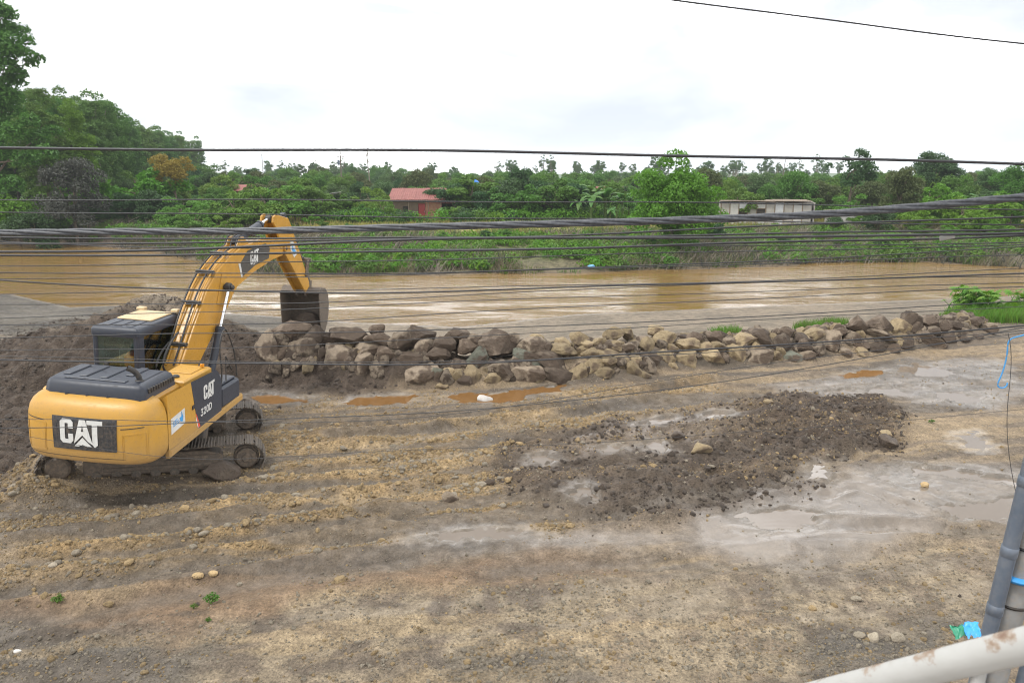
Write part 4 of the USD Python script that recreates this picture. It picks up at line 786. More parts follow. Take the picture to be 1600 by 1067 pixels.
def landmark(px):
    for lim, t in ((240, 'behind the undercut bank at the left'), (390, 'left of the excavator stick'), (500, 'beyond the excavator stick'), (600, 'left of the red-roofed hut'), (700, 'beside the red-roofed hut'), (820, 'right of the red-roofed hut'), (960, 'near the banana clump'), (1130, 'round the rounded bright green tree'), (1260, 'before the pale block building'), (1350, 'right of the pale block building'), (1430, 'below the creeper-covered tree'), (1480, 'right of the creeper-covered tree'), (1530, 'left of the grey-green tree'), (1575, 'below the grey-green tree'), (1700, 'at the right edge')):
        if px < lim: return t
for v, items in BS.items():
    src = None; cnt = Counter((landmark(a)) for a, _, _ in items)
    for a, d, top in sorted(items):
        p, k = planted(a, d, top, 3.4); k = max(k, .35); m4 = pose(p, rv.uniform(0, 6.28), k * np.array([rv.uniform(1.0, 1.3), 1.1, 1]))
        lab = f'{BT[v]} bush on the far bank {landmark(a)}'; g = f'{BT[v]} bushes {landmark(a)}' if cnt[landmark(a)] > 1 else None
        if src is None: src = bush(v, lab, 'bush', m4, g)
        else: copy_of(src, lab, 'bush', m4, g)
# banana plants
def banana_leaf(rng, L, az, rise, droop):
    n = 7; s = np.linspace(0, 1, n); hx = L * (s * math.cos(rise) + 0.0); hz = L * (s * math.sin(rise) - droop * s ** 2.2); w = 0.28 * L * np.sin(np.pi * np.clip(s * .92 + .06, 0, 1)) ** .6 * .5
    mid = np.c_[hx, np.zeros(n), hz]; le = mid + np.c_[np.zeros(n), w, -0.25 * w]; re = mid - np.c_[np.zeros(n), w, 0.25 * w]
    v = np.vstack([mid, le, re]); f = []
    for i in range(n - 1): f += [[i, i + 1, n + i + 1], [i, n + i + 1, n + i], [i, 2 * n + i, 2 * n + i + 1], [i, 2 * n + i + 1, i + 1]]
    c, q = math.cos(az), math.sin(az); v = v @ np.array([[c, q, 0], [-q, c, 0], [0, 0, 1]]); return trimesh.Trimesh(v, f, process=False)
def banana(l, c, m4, g, seed=1):
    rng = np.random.default_rng(seed); t = thing('banana_plant', l, c, m4, g)
    part(t, 'stem', tube([[0, 0, -.3], [.03, 0, 1.2], [.05, .03, 2.3]], [.16, .13, .08], 8), 'blade_green', True)
    for k in range(10):
        m = banana_leaf(rng, rng.uniform(1.7, 2.4), k * 2.4 + rng.uniform(-.3, .3), rng.uniform(.55, 1.35), rng.uniform(.35, .9)); m.apply_translation([.05, .03, 2.2]); part(t, 'leaf', m, 'leaf_banana', True)
    return t
bsp = [(905, 92, 292), (925, 90, 276), (948, 92, 268), (930, 95, 262), (965, 91, 290), (985, 92, 300), (890, 95, 284), (870, 97, 300), (955, 88, 310), (975, 96, 280), (690, 94, 312), (598, 95, 318), (1515, 92, 286), (1538, 94, 282), (1490, 90, 300), (1560, 90, 300), (1585, 88, 300), (1545, 86, 312), (1470, 92, 296), (1500, 84, 318), (505, 97, 302), (775, 98, 268), (745, 100, 272), (1575, 82, 330), (235, 98, 262), (740, 97, 300), (1350, 92, 310)]
def bl(px): return 'banana plant with ragged arching leaves, ' + ('in the clump left of the rounded bright green tree' if 850 < px < 1000 else 'in the thicket at the right edge' if px > 1450 else f'alone {landmark(px)}'), 'banana plant'
src = None
for px, d, top in bsp:
    p, k = planted(px, d, top, 4.4); m4 = pose(p, rv.uniform(0, 6.28), np.clip(k, .6, 1.9)); l, c = bl(px); g = 'bananas of the clump' if 850 < px < 1000 else 'bananas of the right thicket' if px > 1450 else ('bananas right of the hut' if 700 < px < 820 else None)
    src = banana(l, c, m4, g) if src is None else (copy_of(src, l, c, m4, g), src)[1]
# the bare dead tree beside the pole
def dead():
    t = thing('bare_tree', 'thin bare dead tree rising above the orchard right of the wooden pole', 'tree', pose(stand(576, 150)))
    part(t, 'trunk', tube([[0, 0, -.3], [.1, 0, 5], [-.2, 0, 9], [.1, 0, 12.2]], [.16, .12, .08, .03], 6), 'bark_pale', True)
    for a, b in (((.0, 0, 8.0), (-1.0, 0, 11.6)), ((-.1, 0, 7.4), (.9, .2, 10.2)), ((-.15, 0, 9), (.5, 0, 11.6))): part(t, 'branch', tube([a, (np.array(a) + b) / 2 + [0, 0, .2], b], [.06, .05, .02], 5), 'bark_pale', True)
dead()
# grass, reeds, litter of the flood on the far bank
def tuft(seed, n, h, w, spread, bend):
    r = np.random.default_rng(seed); V, F = [], []
    for i in range(n):
        a = r.uniform(0, 6.28); o = np.array([r.normal() * spread, r.normal() * spread, 0]); H = h * r.uniform(.5, 1.2); out = np.array([math.cos(a), math.sin(a), 0]) * bend * H * r.uniform(.3, 1); sd = np.array([-math.sin(a + 1), math.cos(a + 1), 0]) * w
        b = len(V); V += [o - sd, o + sd, o + out * .4 + [0, 0, H * .6] - sd * .7, o + out * .4 + [0, 0, H * .6] + sd * .7, o + out + [0, 0, H]]; F += [[b, b + 1, b + 3], [b, b + 3, b + 2], [b + 2, b + 3, b + 4]]
    return trimesh.Trimesh(np.array(V), F, process=False)
def bank_scatter(name, n, dmin, dmax, protos, mats, smin, smax, label, xr=(-80, 75), dens=None, seed=1):
    r = np.random.default_rng(seed); x = r.uniform(*xr, n * 2); dd = dmin + (dmax - dmin) * r.random(n * 2); y = y_far(x) + dd
    keep = (np.abs(x) < 0.75 * y) & ~((np.abs(x + 12.6) < 4.6) & (y > 92) & (y < 106))
    nz = meshkit.fbm(np.stack([x / 5, y / 5, np.full_like(x, seed)], -1), 3, 80 + seed)
    keep &= (nz > (0.42 if dens is None else dens)); x, y = x[keep][:n], y[keep][:n]
    scatter(name, protos, mats, np.c_[x, y, bank_z(x, y) - .05], r.uniform(smin, smax, len(x)), label, r, up=True)
bank_scatter('bank_grass', 8000, 0.6, 20, [tuft(i, 16, .8, .035, .28, .5) for i in range(4)], ['blade_green', 'blade_green', 'blade_dry', 'leaf_mid'], .35, .95, 'rank green grass on the slope of the far bank', seed=1)
bank_scatter('dry_reeds', 5000, 0.3, 17, [tuft(10 + i, 14, 1.0, .03, .35, 1.1) for i in range(4)], ['blade_dry', 'blade_dry', 'leaf_grey', 'bark_pale'], .5, 1.2, 'flattened dry reeds and flood wrack on the slope of the far bank', dens=.47, seed=2)
bank_scatter('meadow_grass', 6500, 17, 46, [tuft(20 + i, 14, .6, .04, .3, .4) for i in range(3)], ['blade_yellow', 'blade_yellow', 'blade_green'], .5, 1.1, 'yellowish meadow grass on top of the far bank', xr=(-34, 60), dens=.3, seed=3)
bank_scatter('bank_herbs', 2600, 0.8, 15, [leaves(np.random.default_rng(90 + i), [(0, 0, .4), (.3, .2, .3), (-.3, .1, .35)], [.5, .4, .4], 90, .2, .8) for i in range(3)], ['leaf_mid', 'leaf_lime', 'leaf_bright'], 0.5, 1.6, 'low leafy weeds on the far bank', dens=.46, seed=4)
bank_scatter('undergrowth', 3800, 30, 62, [leaves(np.random.default_rng(95 + i), [(0, 0, .7), (.6, .3, .6), (-.6, .2, .7), (0, -.5, .5)], [.8, .7, .7, .7], 160, .26, .9) for i in range(3)], ['leaf_mid', 'leaf_dark', 'leaf_bright'], .7, 1.5, 'leafy undergrowth between the bushes behind the bank', xr=(-80, 85), dens=.36, seed=5)
def stick_heap(seed, n, L):
    r = np.random.default_rng(seed); ms = []
    for _ in range(n):
        a = r.normal(size=3) * [L * .4, L * .3, .12] + [0, 0, .2]; d = r.normal(size=3) * [1, 1, .5]; d = d / np.linalg.norm(d) * L * r.uniform(.3, .8); ms.append(tube([a - d / 2, a + r.normal(size=3) * .06, a + d / 2], r.uniform(.015, .05), 5))
    return cat_m(*ms)
for i, (px, py, L, lab) in enumerate([(130, 345, 3.5, 'tangle of bare branches on the undercut bank at the left'), (230, 345, 3.0, 'dead branches piled left of the excavator stick'), (480, 352, 2.2, 'dark heap of branches beyond the excavator stick'), (860, 400, 2.4, 'dry branches caught on the slope left of the rounded bright tree'), (1190, 372, 2.2, 'bleached branches below the pale block building'), (1340, 392, 2.6, 'driftwood on the muddy bank right of the pale building'), (1575, 405, 3.0, 'snag of roots at the water edge at the far right'), (310, 348, 2.5, 'broken branches lying just left of the excavator stick')]):
    z = -0.4; 
    for _ in range(4): q = at(px, py, z); z = float(bank_z(q[0], q[1]))
    single('branch_pile', stick_heap(30 + i, 26, L), 'bark_pale' if i % 2 else 'bark', lab, 'branches', pose(q), smooth=True)
for i, (px, py, mt, w, lab) in enumerate([(924, 418, 'litter_blue', .28, 'scrap of blue plastic at the far water edge'), (1372, 407, 'litter_white', .5, 'white litter on the muddy strip of the far bank'), (1388, 405, 'litter_white', .35, 'smaller white litter right beside the other scrap'), (962, 420, 'litter_white', .25, 'pale scrap at the far water edge right of the blue one')]):
    z = -1.4
    for _ in range(4): q = at(px, py, z); z = float(bank_z(q[0], q[1]))
    m = trimesh.creation.icosphere(2, 1.0); m.vertices = m.vertices * [w, w * .6, w * .4] * (0.7 + .7 * meshkit.noise(m.vertices * 2.3 + i, i))[:, None]
    single('plastic_litter', m, mt, lab, 'litter', pose(q + [0, 0, .1]), smooth=False)
# plants on the near side
def papaya(px, py, h, n, lab, seed):
    q = at(px, py, 0.0)
    for _ in range(4): q = at(px, py, float(ground_z(q[0], q[1])))
    r = np.random.default_rng(seed); t = thing('leafy_plant', lab, 'plant', pose(q)); st = []
    for k in range(n):
        a = r.uniform(0, 6.28); o = np.array([r.normal() * .45, r.normal() * .3, 0]); e = o + np.array([math.cos(a) * r.uniform(.2, .9), math.sin(a) * r.uniform(.2, .7), h * r.uniform(.35, 1.05)])
        st.append(tube([o, (o + e) / 2 + [0, 0, .15], e], [.02, .015, .01], 5)); R = r.uniform(.16, .30); lobes = 9; g = np.linspace(0, 2 * np.pi, lobes * 2, endpoint=False); rr = np.where(np.arange(lobes * 2) % 2, R * .5, R)
        v = np.c_[np.cos(g) * rr, np.sin(g) * rr, -0.25 * rr]; v = np.vstack([[0, 0, 0.02], v]); f = [[0, 1 + i, 1 + (i + 1) % (lobes * 2)] for i in range(lobes * 2)]
        rot = trimesh.transformations.euler_matrix(r.normal() * .4, r.normal() * .4, r.uniform(0, 6))[:3, :3]; part(t, 'leaf', trimesh.Trimesh(v @ rot.T + e, f, process=False), 'leaf_bright', False)
    part(t, 'stems', cat_m(*st), 'blade_fresh', True)
papaya(1518, 492, 1.25, 110, 'bushy plant with large lobed leaves beyond the right end of the boulders', 3)
papaya(1606, 486, 1.0, 40, 'lobed-leaf plant cut off by the right edge beyond the boulders', 4)
def near_grass(name, px, n, hh, lab, seed, mats=('blade_fresh', 'blade_green', 'blade_fresh')):
    r = np.random.default_rng(seed); wp = world_poly(px); lo, hi = wp.min(0), wp.max(0); q = r.uniform(lo, hi, (n * 4, 2)); q = q[signed(q[:, 0], q[:, 1], wp) < 0][:n]
    scatter(name, [tuft(50 + seed + i, 14, hh, .012, .12, .5) for i in range(3)], list(mats), np.c_[q, ground_z(q[:, 0], q[:, 1]) - .02], r.uniform(.5, 1.2, len(q)), lab, r, up=True)
near_grass('riverside_grass', [(1470, 498), (1500, 482), (1700, 470), (1720, 500), (1600, 506), (1520, 504)], 1500, .5, 'fresh green grass round the leafy plants beyond the boulders', 1)
near_grass('wall_grass', [(1240, 512), (1310, 503), (1325, 510), (1260, 518)], 170, .35, 'patch of grass behind the boulders below the river', 2)
near_grass('wall_grass', [(1110, 520), (1145, 512), (1160, 522), (1125, 528)], 60, .3, 'thin grass tuft behind the pale blocks of the wall', 3)
for px, py, s, lab in [(331, 945, .20, 'small green weed growing in the packed ground below the gravel'), (90, 943, .16, 'low dull weed on the brown track at the left'), (303, 954, .10, 'tiny weed just left of the small green weed'), (325, 972, .08, 'tiny weed below the small green weed'), (1455, 663, .12, 'small yellow-green weed right of the dark heap of soil')]:
    q = at(px, py, 0.0); q[2] = float(ground_z(q[0], q[1]))
    r = np.random.default_rng(int(px)); s *= .8; t = thing('weed', lab, 'weed', pose(q))
    part(t, 'leaves', leaves(r, [(0, 0, s * .5), (s * .5, 0, s * .5), (-s * .4, s * .2, s * .4), (s * .1, s * .3, s * .8)], [s * .5, s * .4, s * .4, s * .3], 170, s * .26, .9, .2), 'leaf_mid', False)
    part(t, 'stems', cat_m(*[tube([[0, 0, -.01], [r.normal() * s * .3, r.normal() * s * .3, s * .9]], .003, 5) for _ in range(6)]), 'blade_green', True)

# ------------------------------------------------------------------ buildings, poles, tank
def hut():
    p = stand(650, 99); t = thing('red_roofed_hut', 'small brick hut with a rusty red sheet roof behind the far bank', 'hut', pose(p, 0.05))
    W, D, H = 6.4, 5.0, 2.5
    brick = []
    part(t, 'back_wall', rbox((-W / 2, D - .2, -.3), (W / 2, D, H), .01), 'brick_red'); part(t, 'side_wall', rbox((-W / 2, .2, -.3), (-W / 2 + .2, D - .2, H), .01), 'brick_red'); part(t, 'side_wall', rbox((W / 2 - .2, .2, -.3), (W / 2, D - .2, H), .01), 'brick_red')
    for a, b, lo in ((-W / 2, .15, -.3), (1.1, W / 2, -.3)): part(t, 'front_wall', rbox((a, 0, lo), (b, .2, H), .01), 'brick_red' if a > 0 else 'timber_grey')
    part(t, 'front_wall', rbox((.15, 0.004, 2.05), (1.1, .196, H), .01), 'timber_grey')
    d = part(t, 'door', rbox((.2, .06, -.2), (1.05, .11, 2.03), .01), 'door_red'); part(d, 'handle', rbox((.9, .02, .95), (.96, .06, 1.1), .005), 'zinc')
    w = part(t, 'window', rbox((-1.9, -.02, .9), (-1.0, .02, 1.8), .01), 'timber_grey'); part(w, 'opening', rbox((-1.82, -.035, .98), (-1.08, -.021, 1.72), .003), 'dark_opening')
    for k in range(13):
        x0 = -W / 2 - .45 + k * .565; g = np.linspace(0, .56, 9)
        prof = [(x0 + a, .03 * math.cos(a / .56 * 4 * math.pi) + .02) for a in g] + [(x0 + a, .03 * math.cos(a / .56 * 4 * math.pi)) for a in g[::-1]]
        m = loft(prof, [(-.9, 0), (D + .5, 0)], 'y'); v = m.vertices; v[:, 2] += H + .02 + (v[:, 1] + .9) * .21 + (k % 3) * .012; part(t, 'roof_sheet', m, 'roof_red', 20)
    for sx in (-W / 2, -1, 1.5, W / 2 - .1): part(t, 'post', rod((sx, -.7, -.3), (sx, -.7, H), .06, 8), 'timber_grey')
    t2 = thing('lean_to', 'low red lean-to roof just right of the hut', 'shed', pose(stand(700, 100), 0))
    part(t2, 'roof', rbox((-1.6, -1, 2.05), (1.8, 2.2, 2.13), .02), 'roof_red')
    for sx, sy in ((-1.4, -.8), (1.6, -.8), (-1.4, 2), (1.6, 2)): part(t2, 'post', rod((sx, sy, -.3), (sx, sy, 2.06), .06, 8), 'timber_grey')
hut()
def picket(px0, px1, d0, d1, n, lab, hh=1.1):
    a, b = stand(px0, d0), stand(px1, d1); t = thing('stick_fence', lab, 'fence', pose(a)); r = np.random.default_rng(int(px0))
    for i in range(n):
        q = a + (b - a) * i / (n - 1); o = q - a; o[2] = float(bank_z(q[0], q[1])) - a[2]; part(t, 'stake', tube([o - [0, 0, .2], o + [r.normal() * .08, 0, hh * r.uniform(.6, 1.2)]], .045, 5), 'pole_wood', True)
    for z in (.35, .8): part(t, 'rail', tube([[0, -.05, z], [(b - a)[0], (b - a)[1] - .05, (b - a)[2] + z]], .02, 5), 'pole_wood', True)
picket(560, 640, 95, 95.5, 22, 'grey stick fence in front of the red-roofed hut, left part'); picket(740, 880, 96, 96, 34, 'grey stick fence running from the hut to the banana clump'); picket(385, 545, 93, 94, 30, 'grey stick fence between the excavator stick and the hut')
def far_house(px, d, w, roof, wall, lab, h=2.6, rise=.9):
    t = thing('far_house', lab, 'house', pose(stand(px, d), .1)); D = 5
    for n_, lo, hi in (('front_wall', (-w / 2, 0, -.3), (w / 2, .15, h)), ('back_wall', (-w / 2, D - .15, -.3), (w / 2, D, h)), ('side_wall', (-w / 2, .15, -.3), (-w / 2 + .15, D - .15, h)), ('side_wall', (w / 2 - .15, .15, -.3), (w / 2, D - .15, h))): part(t, n_, rbox(lo, hi, .01), wall)
    part(t, 'window', rbox((-w * .2, -.03, 1), (w * .1, -.001, 1.9), .005), 'dark_opening')
    m = prism([(-.5, h + .01), (D + .5, h + .01), (D / 2, h + rise)], -w / 2 - .3, w / 2 + .3, .02, 'x'); part(t, 'roof', m, roof)
far_house(377, 112, 4.0, 'roof_red', 'brick_red', 'half-hidden house with a red roof among the lime green bushes'); far_house(962, 120, 4.5, 'roof_red', 'white_wall', 'little house with a reddish roof behind the banana clump', 2.9)
def white_shed():
    t = thing('white_shed', 'white sheet-roofed shelter among the bushes left of the hut', 'shed', pose(stand(508, 100), -.2))
    rf = rbox((-1.5, -1.0, 0), (1.5, 1.6, .05), .01); rf.apply_transform(trimesh.transformations.rotation_matrix(-.35, [0, 1, 0])); rf.apply_translation([0, 0, 2.9]); part(t, 'roof', rf, 'white_wall')
    for sx, sy, z in ((-1.3, -.9, 2.4), (1.3, -.9, 3.3), (-1.3, 1.5, 2.4), (1.3, 1.5, 3.3)): part(t, 'post', rod((sx, sy, -.3), (sx, sy, z), .06, 8), 'timber_grey')
white_shed()
def block_building():
    p = stand(1195, 89); q = stand(1345, 85); ax = q - p; p = stand(1130, 90); L1 = 10.2; rz = math.atan2(ax[1], ax[0]) * 0.6
    t = thing('block_building', 'unfinished pale block building with sheet-patched walls on the far bank', 'building', pose(p, rz)); H = 2.75; D = 6.0
    # front wall of separate panels between posts
    r = np.random.default_rng(5); x = 0.0
    cols = ['block_pale', 'white_wall', 'zinc', 'block_pale', 'white_wall', 'block_pale', 'zinc', 'block_pale', 'white_wall', 'block_pale']
    openings = {2: (1.1, 1.8), 4: (1.1, 1.85)}
    for k in range(10):
        w = 1.0
        if k in openings:
            a, b = openings[k]; part(t, 'wall_panel', rbox((x, 0, -.3), (x + w - .02, .15, a), .01), cols[k]); part(t, 'wall_panel', rbox((x, 0, b), (x + w - .02, .15, H - .2), .01), cols[k]); wn = part(t, 'window', rbox((x + .06, .10, a), (x + w - .08, .14, b), .005), 'dark_opening'); part(wn, 'frame', rbox((x, -.02, a - .06), (x + w - .02, .03, a + .02), .005), 'timber_grey'); part(wn, 'frame', rbox((x, -.02, b - .02), (x + w - .02, .03, b + .06), .005), 'timber_grey')
        else: part(t, 'wall_panel', rbox((x, 0, -.3), (x + w - .02, .15, H - .2 - .1 * r.random()), .01), cols[k])
        part(t, 'post', rbox((x - .06, -.05, -.3), (x + .05, .02, H - .12), .01), 'timber_grey'); x += w
    part(t, 'side_wall', rbox((-.17, .17, -.3), (-.02, D, H - .15), .01), 'block_pale'); part(t, 'back_wall', rbox((0, D - .15, -.3), (L1, D, H - .15), .01), 'block_pale'); part(t, 'side_wall', rbox((L1 + .02, .17, -.3), (L1 + .17, D, H - .15), .01), 'block_pale')
    for k in range(5): m = rbox((k * 2.05 - .2, -.35, H - .08), (k * 2.05 + 1.82, D + .3, H - .03), .01); m.apply_transform(trimesh.transformations.rotation_matrix(.012 * (k % 3 - 1), [0, 1, 0], [k * 2.05, 0, H])); m.apply_translation([0, 0, .012 * k]); part(t, 'roof_sheet', m, 'timber_grey')
    t2 = thing('block_annex', 'small white annex of the block building half hidden by bushes', 'building', pose(stand(1312, 86), 0)); part(t2, 'wall', rbox((0, 0, -.3), (3.0, .15, 1.9), .01), 'white_wall'); part(t2, 'side_wall', rbox((2.85, .16, -.3), (3.0, 3, 1.9), .01), 'white_wall'); part(t2, 'side_wall', rbox((0, .16, -.3), (.15, 3, 1.9), .01), 'white_wall'); part(t2, 'roof', rbox((-.2, -.2, 1.91), (3.2, 3.1, 2.0), .01), 'timber_grey')
block_building()
def pole(px, d, top, lab, r=.11, lean=0.0, arms=True, name='utility_pole'):
    p = stand(px, d); h = height_for(top, d, p[2]); t = thing(name, lab, 'pole', pose(p)); part(t, 'shaft', tube([[0, 0, -.4], [lean * .5, 0, h / 2], [lean, 0, h]], [r * 1.2, r, r * .7], 8), 'pole_wood', True)
    if arms:
        part(t, 'crossarm', rbox((lean - .6, -.05, h - 1.0), (lean + .6, .05, h - .88), .01), 'pole_wood'); part(t, 'transformer', rbox((lean - .5, -.2, h - 2.2), (lean - .14, .15, h - 1.4), .04), 'conduit_steel')
pole(533, 125, 238, 'wooden utility pole with a crossarm left of the red-roofed hut'); pole(1203, 120, 287, 'short thin pole behind the pale block building', .07, arms=False); pole(1220, 118, 250, 'leaning slender pole behind the pale block building', .06, .55, arms=False); pole(411, 170, 243, 'slim distant pole on the horizon left of the wooden utility pole', .07, arms=False)
m = stage.GetPrimAtPath('/World/utility_pole_002')
if m: part('/World/utility_pole_002', 'basket', cat_m(disc((.38, 0, 5.2), .28, .25, 'z', 12)), 'pole_wood')
def tank():
    p = stand(741, 108); h = height_for(296, 108, p[2]); t = thing('water_tank', 'blue plastic water tank on a timber stand right of the red-roofed hut', 'water tank', pose(p))
    g = np.linspace(0, 2 * np.pi, 20, endpoint=False); poly = np.c_[np.cos(g), np.sin(g)]
    part(t, 'tank', loft(poly * .62, [(h, 0.0), (h + .5, 0), (h + .56, .03), (h + .62, 0), (h + 1.1, -.05), (h + 1.3, .12), (h + 1.38, .4)]), 'tank_blue'); part(t, 'lid', loft(poly * .25, [(h + 1.382, 0), (h + 1.45, .03)]), 'tank_blue')
    part(t, 'platform', rbox((-.8, -.8, h - .12), (.8, .8, h - .004), .01), 'timber_grey')
    for sx in (-.65, .65):
        for sy in (-.65, .65): part(t, 'leg', rod((sx, sy, -.3), (sx, sy, h - .13), .06, 8), 'timber_grey')
tank()
# ------------------------------------------------------------------ the excavator
from scipy.spatial.transform import Rotation as Rot
EXR = Rot.from_euler('ZYX', [1.4923, -0.0033, 0.0693]).as_matrix(); EXL = np.array([-7.904, 16.03, 0.0])
ex4 = np.eye(4); ex4[:3, :3] = EXR; ex4[:3, 3] = EXL
ex = thing('excavator', 'yellow tracked excavator with its bucket lowered onto the boulders, seen from behind', 'excavator', ex4)
def under(m):
    """from the undercarriage's own frame (standing level on the ground) into the machine's frame"""
    R = Rot.from_euler('Z', UA).as_matrix(); R = R @ Rot.from_euler('Y', 0.062).as_matrix(); w = np.asarray(m.vertices) @ R.T + [UC[0], UC[1], -0.06]; m = m.copy(); m.vertices = (w - EXL) @ EXR; return m
# --- undercarriage
part(ex, 'carbody', under(cat_m(rbox((-.75, -.9, .45), (.75, .9, .85), .06), rbox((-.95, -1.2, .38), (-.45, 1.2, .68), .05), rbox((.45, -1.2, .38), (.95, 1.2, .68), .05))), 'muddy_steel')
part(ex, 'swing_bearing', under(loft(np.c_[np.cos(np.linspace(0, 6.283, 33)[:-1]), np.sin(np.linspace(0, 6.283, 33)[:-1])] * .68, [(.84, 0), (.86, 0), (1.10, 0), (1.12, .03)])), 'track_steel')
AX, RW, TW = 1.80, 0.325, 0.60
for sd in (-1, 1):
    cy = sd * 1.34
    # the chain's path: a stadium with a little sag on top
    n = 240; pts = []
    arc = lambda cx, a0, a1, k: [(cx + RW * math.cos(a), RW + .05 + RW * math.sin(a)) for a in np.linspace(a0, a1, k)]
    path = arc(AX, -math.pi / 2, math.pi / 2, 40) + [(x, 2 * RW + .05 - .05 * math.sin((x + AX) / (2 * AX) * math.pi)) for x in np.linspace(AX, -AX, 40)[1:-1]] + arc(-AX, math.pi / 2, 1.5 * math.pi, 40) + [(x, .05) for x in np.linspace(-AX, AX, 40)[1:-1]]
    path = np.array(path + path[:1]); L = np.r_[0, np.cumsum(np.hypot(*np.diff(path, axis=0).T))]
    tr = part(ex, 'track', under(cat_m(*[loft(np.array([(-.09, -.03), (.09, -.03), (.09, .03), (-.09, .03)]), [(cy - o - .03, 0), (cy - o + .03, 0)], 'y').apply_transform(np.array([[math.cos(a), 0, -math.sin(a), x], [0, 1, 0, 0], [math.sin(a), 0, math.cos(a), z], [0, 0, 0, 1]]))
        for o in (-.1, .1) for x, z, a in [(np.interp(s, L, path[:, 0]), np.interp(s, L, path[:, 1]), math.atan2(np.interp(s + .02, L, path[:, 1], period=L[-1]) - np.interp(s - .02, L, path[:, 1], period=L[-1]), np.interp(s + .02, L, path[:, 0], period=L[-1]) - np.interp(s - .02, L, path[:, 0], period=L[-1]))) for s in np.linspace(0, L[-1], 47)[:-1]]])), 'track_steel', label=('near track, its shoes caked with mud' if sd < 0 else 'far track, its shoes caked with mud'))
    ns = 48; pitch_ = L[-1] / ns
    prof = np.array([(-.088, 0.0), (.088, 0.0), (.088, .014), (.066, .014), (.060, .036), (.048, .036), (.042, .014), (.006, .014), (0, .034), (-.012, .034), (-.018, .014), (-.054, .014), (-.060, .034), (-.072, .034), (-.078, .014), (-.088, .014)])
    for k in range(ns):
        s = k * pitch_; ip = lambda q, c: np.interp(q % L[-1], L, path[:, c]); x, z = ip(s, 0), ip(s, 1)
        tx, tz = ip(s + .03, 0) - ip(s - .03, 0), ip(s + .03, 1) - ip(s - .03, 1); q = math.hypot(tx, tz); tx /= q; tz /= q
        m = loft(prof, [(cy - TW / 2, 0), (cy + TW / 2, 0)], 'y'); v = m.vertices.copy(); nx, nz = tz, -tx
        m.vertices = np.c_[x + v[:, 0] * tx + (v[:, 2] + .035) * nx, v[:, 1], z + v[:, 0] * tz + (v[:, 2] + .035) * nz]
        part(tr, 'track_shoe', under(m), 'track_steel', False)
    o = cy + sd * .0
    fr = part(ex, 'track_frame', under(cat_m(rbox((-1.35, o - .2, .15), (1.32, o + .2, .52), .05), prism([(-1.3, .52), (1.25, .52), (1.0, .60), (-1.0, .60)], o - .19, o + .19, .02), rbox((-1.0, o - .235 * 1, .25), (1.25, o + .235, .34), .02))), 'muddy_steel')
    part(fr, 'step', under(rbox((.2, o + sd * .20 - .04, .40), (.95, o + sd * .20 + .05, .44), .01)), 'muddy_steel')
    for x in np.linspace(-1.1, 1.1, 7): part(fr, 'roller', under(disc((x, o, .17), .10, .43, 'y', 14)), 'track_steel')
    for x in (-.5, .6): part(fr, 'top_roller', under(disc((x, o, .66), .08, .25, 'y', 12)), 'track_steel')
    idl = part(ex, 'idler_wheel', under(cat_m(disc((AX, o, RW + .05), .265, .16, 'y'), disc((AX, o, RW + .05), .22, .36, 'y'), disc((AX, o, RW + .05), .10, .40, 'y'))), 'muddy_steel')
    g = np.linspace(0, 2 * np.pi, 42, endpoint=False); spk = np.c_[np.cos(g), np.sin(g)] * np.where(np.arange(42) % 2, .315, .265)[:, None]
    sp = prism(spk, o - .04, o + .04, .01, 'y'); sp.apply_translation([-AX, 0, RW + .05]); part(ex, 'sprocket', under(cat_m(sp, disc((-AX, o, RW + .05), .24, .44, 'y', 28, .04))), 'muddy_steel')
    # mud packed along the frame
    cl = boulder(1200 + sd, 3); cl.vertices = cl.vertices * [1.0, .16, .10] + [0, o, .60]; part(fr, 'packed_mud', under(cl), 'mud_clod', True)
# --- upper structure
part(ex, 'swing_platform', cat_m(rbox((-2.0, -1.25, 1.02), (1.25, 1.12, 1.14), .03), rbox((.1, -.5, 1.14), (.9, .12, 1.45), .04), prism([(-.3, 1.14), (1.0, 1.14), (.75, 1.75), (.35, 1.95), (.05, 1.85)], -.50, -.42, .01), prism([(-.3, 1.14), (1.0, 1.14), (.75, 1.75), (.35, 1.95), (.05, 1.85)], .12, .145, .005)), 'machine_grey')
part(ex, 'side_rail', prism([(-2.12, .96), (1.18, 1.14), (1.18, 1.30), (-2.12, 1.13)], -1.40, -1.27, .03), 'machine_yellow'); part(ex, 'side_rail', prism([(-2.12, .98), (1.18, 1.08), (1.18, 1.24), (-2.12, 1.13)], 1.08, 1.20, .03), 'machine_yellow')
cwp = [(-2.16, -1.38), (-2.45, -1.36), (-2.66, -1.25), (-2.78, -1.02), (-2.85, -.6), (-2.87, -.1), (-2.85, .4), (-2.78, .82), (-2.66, 1.04), (-2.45, 1.16), (-2.16, 1.19)]
g = np.asarray(cwp); d = np.r_[0, np.cumsum(np.hypot(*np.diff(g, axis=0).T))]
from scipy.interpolate import CubicSpline, PchipInterpolator
cs = np.c_[PchipInterpolator(d, g[:, 0])(np.linspace(0, d[-1], 46)), PchipInterpolator(d, g[:, 1])(np.linspace(0, d[-1], 46))]
cwl = [(.97, .30), (.985, .20), (1.02, .12), (1.09, .05), (1.18, .015), (1.30, .0), (1.60, 0), (1.86, .012), (2.0, .04), (2.10, .09), (2.18, .17), (2.23, .28), (2.25, .40)]
